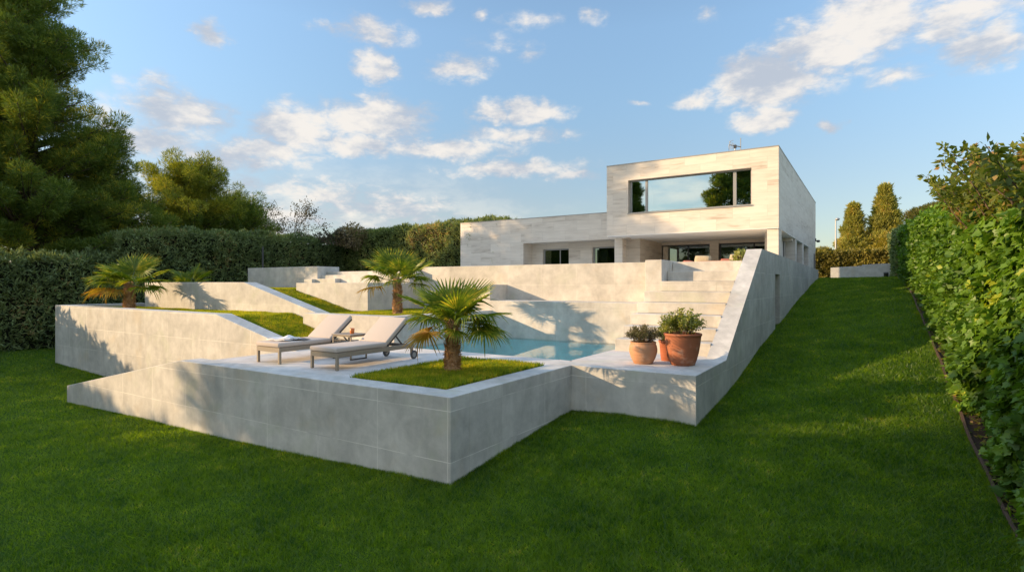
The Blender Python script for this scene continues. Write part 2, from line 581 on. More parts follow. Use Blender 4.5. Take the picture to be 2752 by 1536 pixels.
M = {}
M['conc_deck'] = concrete('concrete_deck_wall', -.82, -8.805 - 2 * 1.232)
M['conc_a'] = concrete('concrete_lower_terrace', .055, -14.05 + .0, pw=1.22, ph=.625)
M['conc_b'] = concrete('concrete_upper_terrace', .86, -10.2, pw=1.6, ph=.62, streak=.7, jw=.35)
M['conc_u'] = concrete('concrete_pool_back', 1.41, 5.05, pw=1.13, ph=.62, col=(.55, .51, .445), streak=.4, jw=.28)
M['conc_p'] = concrete('concrete_ramp_wall', -.2, 15.1, pw=1.5, ph=.635)
M['conc_plain'] = concrete('concrete_plain', 0, 0, joint=False, col=(.53, .505, .46))
M['deck'] = concrete('deck_screed', 0, 0, joint=False, col=(.60, .555, .50), streak=0)
M['terrace'] = concrete('terrace_paving', 0, 0, joint=False, col=(.70, .67, .62), streak=0)
M['trav'] = travertine('travertine_cladding', z0=.03)
M['trav_side'] = travertine('travertine_panels', bw=2.2, rh=.55, col=(.60, .55, .485), z0=.1)
M['soffit'] = plain('painted_soffit', (.88, .85, .80), .8, 8, .04, .02)
M['alu'] = plain('aluminium_frame', (.33, .32, .30), .4, 40, .08, .02, .3)
M['darkmetal'] = plain('dark_metal', (.035, .036, .038), .45, 40, .2, .03)
M['wood_frame'] = plain('lounger_frame_paint', (.27, .22, .16), .5, 26, .10, .04)
M['fabric'] = plain('cushion_fabric', (.50, .425, .36), .95, 260, .05, .15, spec=.2)
M['rubber'] = plain('wheel_rubber', (.06, .06, .062), .6, 60, .2, .05)
M['wheel'] = plain('wheel_hub', (.30, .29, .27), .5, 50, .12, .03)
M['towel'] = plain('white_towel', (.74, .72, .70), .95, 180, .06, .35, spec=.1)
M['book'] = plain('dark_cover', (.05, .045, .045), .5, 40, .2, .05)
M['paper'] = plain('paper_pages', (.74, .71, .66), .8, 90, .05, .05)
M['orange'] = plain('orange_glaze', (.62, .17, .035), .3, 14, .12, .03)
M['soil'] = plain('potting_soil', (.045, .030, .020), .95, 50, .5, .7, spec=.1)
M['bed'] = plain('bare_soil', (.05, .035, .024), .95, 18, .5, .8, spec=.1)
M['edging'] = plain('weathered_board', (.105, .065, .045), .85, 14, .35, .3, spec=.15)
M['plaster'] = plain('pool_plaster', (.50, .88, .86), .6, 2, .08, .02)
M['bark_pine'] = bark_mat('pine_bark', (.10, .075, .055))
M['bark_grey'] = bark_mat('grey_bark', (.17, .15, .13))
M['palm_trunk'] = bark_mat('palm_trunk_fibre', (.55, .33, .18))
M['fibre'] = leaf_mat('palm_fibre', (.28, .15, .07), (.70, .44, .24), .2, .9, patch=9, gloss=.0)
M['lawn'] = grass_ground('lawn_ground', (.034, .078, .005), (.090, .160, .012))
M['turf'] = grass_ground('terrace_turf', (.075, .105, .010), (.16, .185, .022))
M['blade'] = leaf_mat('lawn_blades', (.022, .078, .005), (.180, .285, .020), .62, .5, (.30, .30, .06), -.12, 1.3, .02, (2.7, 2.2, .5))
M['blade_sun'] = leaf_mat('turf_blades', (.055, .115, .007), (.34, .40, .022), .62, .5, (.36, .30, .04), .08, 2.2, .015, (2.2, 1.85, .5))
M['ivy'] = leaf_mat('ivy_leaves', (.034, .090, .010), (.225, .385, .036), .45, .45, (.40, .44, .04), -.14, .9, .02)
M['ivy_rust'] = leaf_mat('creeper_leaves', (.060, .100, .014), (.270, .290, .036), .42, .5, (.36, .20, .06), .02, .8, .02)
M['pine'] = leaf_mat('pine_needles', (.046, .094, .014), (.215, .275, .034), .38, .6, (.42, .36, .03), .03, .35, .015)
M['pine_sunlit'] = leaf_mat('sunlit_pine_needles', (.10, .135, .016), (.36, .38, .040), .42, .6, (.50, .42, .04), .0, .5, .015)  # brighter copy of the pine needles, sunlight put into the colour
M['cyp_hedge'] = leaf_mat('cypress_hedge_sprays', (.055, .092, .036), (.33, .40, .15), .3, .7, (.38, .26, .11), -.08, .6, .015)
M['cyp_back'] = leaf_mat('back_hedge_sprays', (.075, .115, .038), (.38, .43, .14), .34, .7, (.44, .30, .13), -.06, .6, .015)
M['olive_hedge'] = leaf_mat('far_hedge_leaves', (.09, .088, .018), (.30, .25, .050), .4, .6, (.36, .31, .06), .05, .8, .015)
M['cypress'] = leaf_mat('conifer_sprays', (.16, .17, .038), (.52, .49, .10), .48, .7, (.58, .42, .12), .0, .6, .015)
M['yellow'] = leaf_mat('golden_foliage', (.17, .15, .014), (.42, .33, .03), .4, .6, None, 0, .8, .02)
M['stonepine'] = leaf_mat('stone_pine_needles', (.055, .075, .014), (.155, .165, .030), .3, .6, (.20, .13, .05), .0, .5, .02)
M['bare'] = leaf_mat('sparse_leaves', (.055, .050, .032), (.13, .12, .075), .3, .7, (.17, .11, .06), .0, .8, .02)
M['twig'] = bark_mat('brown_twigs', (.16, .11, .075))
M['brush'] = leaf_mat('brown_shrub_leaves', (.12, .095, .045), (.34, .26, .14), .3, .7, None, 0, 1, .02)
M['palm'] = leaf_mat('palm_fronds', (.070, .135, .012), (.290, .345, .030), .48, .4, (.44, .37, .04), .06, 3.5, .02)
M['palm_dry'] = leaf_mat('palm_fronds_yellowing', (.22, .165, .018), (.46, .29, .03), .42, .45, (.38, .18, .035), .1, 3.5, .02)
M['petiole'] = plain('palm_stalk', (.16, .19, .045), .5, 20, .25, .05)
M['pot_leaf'] = leaf_mat('potted_shrub_leaves', (.095, .130, .016), (.38, .40, .060), .45, .4, (.50, .47, .16), .08, 6, .04)
M['pot_leaf_dark'] = leaf_mat('potted_heather_leaves', (.060, .062, .026), (.20, .185, .070), .3, .6, (.22, .14, .06), .05, 6, .03)
M['sofa'] = plain('woven_sofa', (.42, .25, .16), .9, 120, .3, .5, spec=.2)
M['cush_red'] = plain('striped_red_cushion', (.34, .12, .085), .9, 90, .4, .2, spec=.2)
M['cush_beige'] = plain('patterned_beige_cushion', (.42, .34, .22), .9, 55, .55, .2, spec=.2)
M['farwall'] = concrete('board_marked_wall', 0, 0, joint=False, col=(.50, .49, .47), streak=.2)
M['galv'] = plain('galvanised_pole', (.34, .35, .36), .5, 20, .1, .02, .4)
M['room'] = plain('dim_room', (.035, .035, .033), .9, 3, .3, .02)
M['curtain'] = plain('grey_curtain', (.10, .10, .098), .9, 12, .2, .05)
M['doorgrey'] = plain('grey_door_paint', (.11, .105, .12), .5, 20, .08, .02)


def terracotta(name, col, bloom):
    m, g = new_mat(name)
    tc = g.n('ShaderNodeTexCoord')
    P = tc.outputs['Object']
    band = g.noise(g.v('MULTIPLY', P, (1.2, 1.2, 18)), 1.4, 4, .6)
    n = g.noise(P, 6, 6, .65)
    c = g.mix(band, tuple(x * .72 for x in col), tuple(x * 1.2 for x in col))
    c = g.mix(g.m('MULTIPLY', g.step(n, .5, .72), bloom), c, (.62, .44, .32))
    finish(g, c, .78, g.m('ADD', band, n), .2, .006, .25)
    return m


M['terra'] = terracotta('terracotta', (.37, .13, .062), .45)
M['terra_pale'] = terracotta('pale_terracotta', (.50, .25, .13), .5)
M['terra_red'] = terracotta('red_terracotta', (.40, .12, .055), .15)


def glass_mat(name, refl, tint=(.02, .025, .024), rtint=(.82, .93, .93)):
    m, g = new_mat(name)
    gl = g.n('ShaderNodeBsdfGlossy', ins={0: (*rtint, 1), 1: .0})
    tr = g.n('ShaderNodeBsdfTransparent', ins={0: (.62, .66, .62, 1)})
    fr = g.n('ShaderNodeFresnel', ins={0: 1.5})
    k = g.m('ADD', g.m('MULTIPLY', fr.outputs[0], 1 - refl), refl, clamp=True)
    mx = g.n('ShaderNodeMixShader', ins={0: k, 1: tr.outputs[0], 2: gl.outputs[0]})
    out = g.n('ShaderNodeOutputMaterial')
    g.t.links.new(mx.outputs[0], out.inputs[0])
    return m


M['glass_coated'] = glass_mat('coated_glass', .55)
M['glass'] = glass_mat('window_glass', .06)


def water_mat():
    m, g = new_mat('pool_water')
    tc = g.n('ShaderNodeTexCoord')
    n = g.n('ShaderNodeTexNoise', ins={'Vector': g.v('MULTIPLY', tc.outputs['Object'], (1.2, 3.2, 1)), 'Scale': 2.4, 'Detail': 3.0, 'Roughness': .55})
    b = g.n('ShaderNodeBump', ins={'Strength': .45, 'Distance': .03, 'Height': n.outputs[0]})
    fr = g.n('ShaderNodeFresnel', ins={0: 1.33, 1: b.outputs[0]})
    gl = g.n('ShaderNodeBsdfGlossy', ins={0: (1, 1, 1, 1), 1: .01, 2: b.outputs[0]})
    tr = g.n('ShaderNodeBsdfTransparent', ins={0: (.48, .94, .95, 1)})
    mx = g.n('ShaderNodeMixShader', ins={0: fr.outputs[0], 1: tr.outputs[0], 2: gl.outputs[0]})
    out = g.n('ShaderNodeOutputMaterial')
    g.t.links.new(mx.outputs[0], out.inputs[0])
    return m


M['water'] = water_mat()

# ------------------------------------------------------------------ lawn and ground (measured along the wall feet)
GP = [(-15.8, 5.5, -1.37), (-14.3, 5.5, -1.33), (-11.8, 5.5, -1.28), (-9, 5.5, -1.25), (-6.9, 5.5, -1.197), (-4.4, 5.5, -1.107), (-4.4, 8.88, -.83), (-2.26, 8.87, -.80),
      (-2.26, 14.5, -.20), (-2.26, 17.5, .11), (-2.26, 22, .62), (-2.26, 26.8, 1.10), (-2.26, 33.8, 1.74), (-2.26, 38, 1.83),
      (1.2, 6.8, -1.02), (1.2, 9.2, -.86), (1.2, 12.5, -.38), (1.2, 15.6, .12), (1.2, 19.6, .66), (1.2, 23, 1.12), (1.2, 28, 1.46), (1.2, 34, 1.80), (1.2, 38, 1.85),
      (-22.8, 7.6, -1.2), (-19.3, 7.6, -1.33), (-26, 7, -.98), (-26, 9.6, -.95), (-20, 4, -1.25), (-26, 0, -1.1), (-12, 0, -1.35), (-5, 1, -1.28), (0, 0, -1.28), (0, 4, -1.15), (1.2, 3, -1.12),
      (-7, 11, -1.6), (-8, 9, -1.5), (-28, 14, .3), (-28, 20, 1.2), (-20, 22, 1.4), (-10, 30, 1.6), (-20, 40, 1.8), (0, 48, 1.9), (8, 40, 1.9), (8, 20, .8), (8, 5, -.9), (-10, -15, -1.4), (5, -15, -1.2), (-30, -15, -1.2), (-14, 12, -1.0), (-18, 14, .2)]
GP = np.array(GP)


def _tps(r):
    return np.where(r > 1e-9, r * r * np.log(np.maximum(r, 1e-9)), 0)


def _fit():
    n = len(GP)
    d = np.linalg.norm(GP[:, None, :2] - GP[None, :, :2], axis=2)
    A = np.zeros((n + 3, n + 3))
    A[:n, :n] = _tps(d) + np.eye(n) * .02
    A[:n, n] = 1
    A[:n, n + 1:] = GP[:, :2]
    A[n:, :n] = A[:n, n:].T
    return np.linalg.solve(A, np.concatenate([GP[:, 2], np.zeros(3)]))


_W = _fit()


def ground_z(x, y):
    x = np.clip(np.asarray(x, float), -40, 20)
    y = np.clip(np.asarray(y, float), -25, 55)
    d = np.hypot(x[..., None] - GP[:, 0], y[..., None] - GP[:, 1])
    z = _tps(d) @ _W[:len(GP)] + _W[len(GP)] + _W[len(GP) + 1] * x + _W[len(GP) + 2] * y
    return np.clip(z, -2.5, 2.0)


def gz(x, y):
    return float(ground_z(np.array([x]), np.array([y]))[0])


def build_ground():
    xs = np.concatenate([[-900, -400, -200, -110, -70, -50], np.arange(-40, -20, 1.0), np.arange(-20, 4, .25), np.arange(4, 20, 1.0), [20, 30, 50, 90, 200, 400, 900]])
    ys = np.concatenate([[-900, -400, -200, -100, -60, -40], np.arange(-25, 0, 1.0), np.arange(0, 18, .25), np.arange(18, 40, .5), np.arange(40, 56, 2.0), [60, 80, 120, 200, 400, 900]])
    X, Y = np.meshgrid(xs, ys, indexing='ij')
    Z = ground_z(X, Y)
    p = np.stack([X, Y, np.zeros_like(X)], -1).reshape(-1, 3)
    Z = Z + ((vnoise(p, .9, 3) - .5) * .05).reshape(X.shape)
    v = np.stack([X, Y, Z], -1).reshape(-1, 3)
    ny = len(ys)
    i, j = np.meshgrid(np.arange(len(xs) - 1), np.arange(ny - 1), indexing='ij')
    a = (i * ny + j).ravel()
    f = np.stack([a, a + ny, a + ny + 1, a + 1], -1)
    c = v[f].mean(axis=1)
    pool = (c[:, 0] > -9.4) & (c[:, 0] < -4.2) & (c[:, 1] > 9.0) & (c[:, 1] < 13.8)
    f = f[~pool]
    o = link_mesh('lawn', np_mesh('lawn', v, f, True), M['lawn'])
    tag(o, kind='structure')


build_ground()
rng = np.random.default_rng(11)


def blades(name, x, y, z, h, w, mat, lean=.45, seed=1):
    r = np.random.default_rng(seed)
    n = len(x)
    a = r.random(n) * 2 * np.pi
    ln = r.random(n) * lean
    b = a + (r.random(n) - .5) * 2.5
    base = np.stack([x, y, z - .004], -1)
    side = np.stack([np.cos(a), np.sin(a), np.zeros(n)], -1)
    hh = h * (.55 + .75 * r.random(n))
    tip = base + np.stack([np.cos(b) * ln * hh * 1.6, np.sin(b) * ln * hh * 1.6, hh], -1)
    ww = np.broadcast_to(w, (n,))[:, None] * .5
    v = np.stack([base - side * ww, base + side * ww, tip], 1).reshape(-1, 3)
    f = np.arange(n * 3).reshape(-1, 3)
    return link_mesh(name, np_mesh(name, v, f), mat)


def lawn_blades():
    # scattered over what the camera sees of the lawn, thinner with distance
    N = 1150000
    d = 3.2 + 27 * rng.random(N) ** 1.9
    a = (rng.random(N) - .5) * 1.95
    fwx, fwy = -math.sin(TH), math.cos(TH)
    rx, ry = math.cos(TH), math.sin(TH)
    x = d * (fwx + np.tan(a) * rx * .62 / .62)
    y = d * (fwy + np.tan(a) * ry)
    keep = (np.abs(np.tan(a)) < .97) & (x < 1.17) & (x > -27) & (y < 34)
    built = ((x > -15.9) & (x < -4.38) & (y > 5.48) & (y < 8.9)) | ((x > -4.5) & (x < -2.24) & (y > 8.85)) | ((x < -2.24) & (y > 8.85) & (x > -22.9)) | ((x > -22.9) & (x < -10) & (y > 7.58))
    open_left = (x < -10.85) & (y > 5.9) & (y < 7.58) & (x > -22.9)
    keep &= (~built) | open_left
    keep &= ~((x < -22.8) & (y > 11))
    x, y, d = x[keep], y[keep], d[keep]
    z = ground_z(x, y)
    patch = vnoise(np.stack([x, y, 0 * x], -1), 1.7, 5)
    h = .034 + .034 * patch + .0006 * d
    o = blades('grass', x, y, z, h, .0065 + .0012 * d, M['blade'], 1.0, 4)
    tag(o, 'short mown grass of the sloping lawn around the terraces', 'grass', kind='stuff')


lawn_blades()


def fringe():
    r = np.random.default_rng(9)
    xs_, ys_ = [], []
    for (a, b, n, off) in (((-15.85, 5.5), (-4.40, 5.5), 9000, (0, -1)), ((-4.404, 5.5), (-4.404, 8.87), 3200, (1, 0)), ((-4.40, 8.87), (-2.257, 8.87), 2000, (0, -1)), ((-2.257, 8.87), (-2.257, 30), 11000, (1, 0)), ((-22.8, 7.6), (-13, 7.6), 4500, (0, -1)), ((1.17, 4), (1.17, 30), 9000, (-1, 0))):
        t = r.random(n)
        d = .004 + .075 * r.random(n) ** 1.6
        w = .55 + .45 * np.sin(t * 61 + 3 * np.sin(t * 17))
        xs_.append(a[0] + (b[0] - a[0]) * t + off[0] * d * w)
        ys_.append(a[1] + (b[1] - a[1]) * t + off[1] * d * w)
    x, y = np.concatenate(xs_), np.concatenate(ys_)
    z = ground_z(x, y)
    h = .036 + .060 * vnoise(np.stack([x, y, 0 * x], -1), 2.3, 4) ** 1.5
    o = blades('grass', x, y, z, h, .009, M['blade'], .7, 14)
    tag(o, 'longer untrimmed grass along the feet of the walls and the edging', 'grass', kind='stuff')


fringe()

# ------------------------------------------------------------------ pool deck and its walls
X1, X3, Y1, Y2 = -4.404, -2.257, 5.5, 8.87
T = .38
mb = MB()
mb.prism_xz([(-15.83, -1.9), (X1, -1.9), (X1, 0), (-10.82, 0), (-15.83, -.945)], Y1, Y1 + T + .02)
mb.box(X1 - T, X1, Y1 + T + .02, Y2, -1.9, 0)
mb.box(X1 - T, X3, Y2, Y2 + T, -1.6, 0)
mb.box(X3 - T, X3, Y2 + T, 11.05, -1.6, 0)
tag(mb.build('retaining_wall', M['conc_deck'], bevel=.007), 'long pale concrete wall around the pool deck, sloping down to the lawn at its far end', 'wall', 'concrete garden walls')

mb = MB()
d0, d1 = -.30, -.003


def slab(x0, x1, y0, y1):
    mb.box(x0, x1, y0, y1, d0, d1)


PL = (-6.65, -4.80, 5.885, 8.59)          # the planting bed of the front palm
slab(-10.42, PL[0], Y1 + T + .02, 8.59)
slab(PL[1], X1 - T, 5.9, 8.59)
slab(-10.42, X1 - T, 8.59, 9.28)
slab(-4.63, X1 - T, 9.28, Y2 + T)
slab(-4.63, X3 - T, Y2 + T, 11.42)
o = mb.build('pool_deck', M['deck'])
tag(o, kind='structure')

# turf of the front bed
def turf(name, x0, x1, y0, y1, zf, n, h, label, seed, res=.15):
    nx, ny = max(2, int((x1 - x0) / res)), max(2, int((y1 - y0) / res))
    gx, gy = np.linspace(x0, x1, nx), np.linspace(y0, y1, ny)
    X, Y = np.meshgrid(gx, gy, indexing='ij')
    bump = ((vnoise(np.stack([X, Y, 0 * X], -1).reshape(-1, 3), 1.8, 6) - .5) * .05).reshape(X.shape)
    Z = zf(X, Y) + bump
    v = np.stack([X, Y, Z], -1).reshape(-1, 3)
    i, j = np.meshgrid(np.arange(nx - 1), np.arange(ny - 1), indexing='ij')
    a = (i * ny + j).ravel()
    f = np.stack([a, a + ny, a + ny + 1, a + 1], -1)
    r = np.random.default_rng(seed)
    x = x0 + (x1 - x0) * r.random(n)
    y = y0 + (y1 - y0) * r.random(n)
    z = zf(x, y) + (vnoise(np.stack([x, y, 0 * x], -1), 1.8, 6) - .5) * .05
    aa = r.random(n) * 6.283
    b = aa + (r.random(n) - .5) * 2.5
    hh = h * (.5 + .8 * r.random(n))
    ln = r.random(n) * .75
    base = np.stack([x, y, z - .004], -1)
    side = np.stack([np.cos(aa), np.sin(aa), 0 * aa], -1) * .0075
    tip = base + np.stack([np.cos(b) * ln * hh, np.sin(b) * ln * hh, hh], -1)
    bv = np.stack([base - side, base + side, tip], 1).reshape(-1, 3)
    me = np_mesh(name + '_soil', v, f, True)
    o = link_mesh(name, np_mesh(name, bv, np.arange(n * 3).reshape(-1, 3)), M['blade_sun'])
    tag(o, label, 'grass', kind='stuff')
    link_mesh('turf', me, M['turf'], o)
    return o


turf('bed_grass', PL[0], PL[1], PL[2], PL[3], lambda x, y: -.015 + 0 * x, 42000, .075, 'thick lawn grass of the bed around the front palm', 21)

# ------------------------------------------------------------------ stepped garden walls on the left
mb = MB()
YA = 7.6
sA = .74 / 3.28
mb.prism_xz([(-22.8, -2.0), (-10.16, -2.0), (-10.16, -.02), (-13.3, .70), (-22.8, .745)], YA, YA + .4)
mb.box(-22.8, -22.42, YA + .4, 10.2, -2.0, .745)
tag(mb.build('terrace_wall', M['conc_a'], bevel=.007), 'lowest and widest concrete terrace wall, its sloping top ending behind the loungers', 'wall', 'concrete garden walls')
mb = MB()
YB = 9.7
mb.prism_xz([(-21.4, -.6), (-12.2, -.6), (-12.2, .66), (-15.5, 1.488), (-21.4, 1.50)], YB, YB + .4)
tag(mb.build('terrace_wall', M['conc_b'], bevel=.007), 'middle concrete terrace wall carrying the shadow of a palm', 'wall', 'concrete garden walls')
mb = MB()
mb.box(-12.25, -9.05, 9.28, 9.66, -1.2, .685)
mb.box(-9.43, -9.05, 9.66, 13.25, -1.2, .685)
tag(mb.build('planter_wall', M['conc_u'], bevel=.007), 'low concrete planter wall between the loungers and the pool, round the second palm', 'wall', 'concrete garden walls')
mb = MB()
mb.box(-15.93, -12.58, 11.8, 13.9, -.4, 1.476)
tag(mb.build('concrete_block', M['conc_b'], bevel=.007), 'square ended concrete block behind the second palm', 'wall', 'concrete garden walls')
mb = MB()
mb.box(-21.3, -17.0, 13.5, 14.5, .2, 2.09)
mb.box(-17.0, -12.59, 13.9, 14.5, .2, 1.895)
mb.box(-17.0, -12.64, 13.66, 13.898, .2, 1.77)
mb.box(-17.0, -15.95, 13.42, 13.658, .2, 1.635)
mb.box(-17.45, -17.0, 13.26, 13.5, .2, 1.62)
tag(mb.build('stepped_wall', M['conc_plain'], bevel=.006), 'topmost shaded concrete wall with steps at its end, in front of the back hedge', 'wall', 'concrete garden walls')

zA = lambda x, y: np.minimum(.61, .575 - .233 * (x + 13.05))
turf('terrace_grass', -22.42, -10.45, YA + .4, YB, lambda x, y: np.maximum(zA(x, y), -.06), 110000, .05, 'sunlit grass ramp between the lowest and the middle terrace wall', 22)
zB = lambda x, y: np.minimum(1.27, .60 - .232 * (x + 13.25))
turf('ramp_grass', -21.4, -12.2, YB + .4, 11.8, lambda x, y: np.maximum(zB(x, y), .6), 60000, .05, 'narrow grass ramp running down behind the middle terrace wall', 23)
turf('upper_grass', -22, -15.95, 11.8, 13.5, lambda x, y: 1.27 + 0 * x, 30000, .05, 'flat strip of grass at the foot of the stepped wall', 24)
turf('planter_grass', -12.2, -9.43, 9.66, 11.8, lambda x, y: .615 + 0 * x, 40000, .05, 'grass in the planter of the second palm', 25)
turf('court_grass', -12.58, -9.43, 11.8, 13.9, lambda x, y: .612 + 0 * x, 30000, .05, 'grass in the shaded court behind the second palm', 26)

# ------------------------------------------------------------------ pool
pool = empty('swimming_pool', (-6.8, 11.3, -1.0), label='small rectangular swimming pool with turquoise walls under the steps', cat='pool')
mb = MB()
zb, zt = -.85, -.012
mb.box(-9.25, -4.63, 9.1, 9.28, zb, -.31)
mb.box(-9.045, -4.63, 9.28, 13.2, zb - .15, zb)
mb.box(-9.045, -9.02, 9.28, 13.2, zb, -.10)
mb.box(-9.02, -4.68, 13.17, 13.2, zb, -.10)
mb.box(-4.68, -4.632, 9.28, 13.2, zb, -.10)
mb.box(-9.02, -4.68, 9.283, 9.31, zb, -.10)
o = mb.build('basin', M['plaster'], pool)
o.location = (6.8, -11.3, 1.0)
mb = MB()
mb.box(-9.04, -4.67, 9.27, 9.42, -.10, -.004)
mb.box(-4.70, -4.625, 9.42, 13.2, -.10, -.004)
o = mb.build('coping', M['deck'], pool)
o.location = (6.8, -11.3, 1.0)
wx, wy = np.linspace(-9.045, -4.66, 40), np.linspace(9.40, 13.22, 40)
Xw, Yw = np.meshgrid(wx, wy, indexing='ij')
vw = np.stack([Xw, Yw, 0 * Xw - .055], -1).reshape(-1, 3)
ii, jj = np.meshgrid(np.arange(39), np.arange(39), indexing='ij')
aw = (ii * 40 + jj).ravel()
tag(link_mesh('water', np_mesh('water', vw, np.stack([aw, aw + 40, aw + 41, aw + 1], -1), True), M['water']), kind='structure')

mb = MB()
mb.box(-9.43, -4.62, 13.2, 14.2, -1.2, .965)
tag(mb.build('pool_wall', M['conc_u'], bevel=.006), 'sunlit back wall of the pool with a ledge on top, carrying palm shadows', 'wall', 'concrete garden walls')
mb = MB()
mb.box(-12.58, -4.62, 14.2, 14.6, .3, 2.0)
mb.box(-9.43, -9.20, 13.3, 14.2, .965, 1.42)
mb.box(-4.76, -4.34, 13.76, 15.3, .9, 2.035)
tag(mb.build('upper_wall', M['conc_u'], bevel=.006), 'long sunlit concrete parapet above the pool ledge, ending in a higher block by the steps', 'wall', 'concrete garden walls')

# ------------------------------------------------------------------ steps
steps = empty('garden_steps', (-3.6, 12, 0), label='broad pale concrete steps climbing from the pool deck to the house terrace', cat='steps')
for k in range(8):
    y0 = 11.42 + .462 * k
    zt = .25 * (k + 1)
    if k == 7:
        zt = 2.0
    xl = -4.62 if k < 5 else -4.336
    mb = MB()
    mb.box(xl, -2.625, y0, y0 + (.46 if k < 7 else .40), zt - .25 - (.6 if k == 0 else 0.0), zt)
    if k:
        mb.box(xl, -2.625, y0 + .02, y0 + (.46 if k < 7 else .40), zt - .60, zt - .25)
    o = mb.build('step', M['conc_u'], steps, bevel=.008)
    o.location = (3.6, -12, 0)

# ------------------------------------------------------------------ ramped side wall with a door in it
wall = empty('side_wall', (X3, 11, 0), label='tall concrete side wall rising beside the steps and running back along the sloping lawn', cat='wall', group='concrete garden walls')
mb = MB()
XI = X3 - .365
yd0, yd1, zd0, zd1 = 17.57, 18.6, .14, 1.72
mb.prism_yz([(11.05, -1.6), (15.23, -1.6), (15.23, 2.31), (11.05, 0)], XI, X3)
mb.prism_yz([(15.23, -1.6), (yd0, -1.6), (yd0, 2.30), (15.23, 2.31)], XI, X3)
mb.prism_yz([(yd0, zd1), (yd1, zd1), (yd1, 2.295), (yd0, 2.30)], XI, X3)
mb.prism_yz([(yd0, -1.6), (yd1, -1.6), (yd1, zd0 - .25), (yd0, zd0)], XI, X3)
mb.prism_yz([(yd1, -1.0), (33.8, -1.0), (33.8, 2.20), (yd1, 2.295)], XI, X3)
o = mb.build('wall_body', M['conc_p'], wall)
o.location = (-X3, -11, 0)
mb = MB()
mb.box(XI + .02, XI + .10, yd0, yd1, zd0 - .25, zd1)
o = mb.build('door', M['doorgrey'], wall)
o.location = (-X3, -11, 0)
mb = MB()
mb.box(XI + .10, XI + .125, yd0 + .06, yd0 + .10, .85, 1.0)
dh = mb.build('handle', M['darkmetal'], o)

# terrace floor behind the steps
mb = MB()
mb.box(-20.5, XI, 15.06, 37.0, 1.35, 1.62)
mb.box(-20.5, -4.76, 14.6, 15.06, 1.35, 1.62)
tag(mb.build('terrace_floor', M['terrace']), kind='structure')

# ------------------------------------------------------------------ the house
YH, YW, XR, XL = 21.4, 22.3, -2.64, -9.02
house = empty('modern_house', (-6, 24, 1.62), label='flat roofed modern house clad in pale striped stone, with an overhanging upper storey', cat='house')


def part(mb, name, mat, parent=None, **k):
    o = mb.build(name, mat, parent or house, **k)
    if parent is None:
        o.location = (6, -24, -1.62)
    return o


ZB, ZT = 3.40, 6.22
wz0, wz1, wx0, wx1 = 4.255, 5.58, -8.11, -3.52
mb = MB()
yf, yr = YH, YH + .35
mb.box(XL, wx0, yf, yr, ZB, ZT)
mb.box(wx1, XR, yf, yr, ZB, ZT)
mb.box(wx0, wx1, yf, yr, ZB, wz0)
mb.box(wx0, wx1, yf, yr, wz1, ZT)
part(mb, 'front_wall', M['trav'])
mb = MB()
mb.box(XR - .35, XR, yr, 37.4, ZB, ZT)
mb.box(XL, XL + .35, yr, 37.4, ZB, ZT)
mb.box(XL + .35, XR - .35, 37.05, 37.4, ZB, ZT)
part(mb, 'side_wall', M['trav_side'])
mb = MB()
mb.box(XL + .35, XR - .35, yr, 37.05, ZT - .45, ZT - .25)
part(mb, 'roof', M['conc_plain'])
mb = MB()
mb.box(XL - .012, XR + .012, yf - .012, yf + .36, ZT, ZT + .035)
mb.box(XR - .36, XR + .012, yf + .36, 37.41, ZT, ZT + .035)
part(mb, 'roof_trim', M['alu'])
mb = MB()
mb.box(XL + .002, XR - .002, yf + .003, 37.3, ZB - .02, ZB - .001)
part(mb, 'soffit', M['soffit'])
# the wide window
wf = MB()
yg = YH + .20
fr = .05
wf.box(wx0, wx1, yg - .03, yg + .05, wz0, wz0 + fr)
wf.box(wx0, wx1, yg - .03, yg + .05, wz1 - fr, wz1)
wf.box(wx0, wx0 + .09, yg - .03, yg + .05, wz0 + fr, wz1 - fr)
wf.box(wx1 - fr, wx1, yg - .03, yg + .05, wz0 + fr, wz1 - fr)
wf.box(-7.46, -7.37, yg - .03, yg + .05, wz0 + fr, wz1 - fr)
wf.box(-4.17, -4.06, yg - .03, yg + .05, wz0 + fr, wz1 - fr)
win = part(wf, 'window', M['alu'])
mb = MB()
mb.box(wx0 + .02, wx1 - .02, yg + .005, yg + .015, wz0 + .02, wz1 - .02)
mb.build('pane', M['glass_coated'], win)
mb = MB()
mb.box(wx0 - .03, wx1 + .03, YH - .04, YH + .17, wz0 - .035, wz0 + .004)
mb.build('sill', M['alu'], win)
mb = MB()
mb.box(wx0 - .03, wx1 + .03, YH + .004, YH + .015, wz1 - .012, wz1 + .012)
mb.build('frame_lintel', M['alu'], win)
# room behind the wide window
mb = MB()
mb.box(XL + .4, XR - .4, 26.0, 26.1, ZB + .05, ZT - .5)
mb.box(XL + .4, XR - .4, YH + .4, 26.0, ZB + .05, ZB + .25)
part(mb, 'interior', M['room'])

# left wing
WX0, WZT, WZO = -17.22, 4.47, 3.345
ox0, ox1 = -13.55, XL - .03
mb = MB()
mb.box(WX0, ox0, YW, YW + .35, 1.0, WZT)
mb.box(ox0, -8.45, YW, YW + .35, WZO, WZT)
mb.box(ox1 - .0, -8.70, YW, YW + .45, 1.0, WZO)
mb.box(WX0, WX0 + .35, YW + .35, 33, 1.0, WZT)
part(mb, 'wing_wall', M['trav'])
mb = MB()
mb.box(WX0 - .01, XL + .25, YW - .012, YW + .36, WZT, WZT + .03)
part(mb, 'wing_trim', M['alu'])
mb = MB()
mb.box(WX0 + .35, XL + .3, YW + .35, 33, WZT - .4, WZT - .2)
part(mb, 'wing_roof', M['conc_plain'])
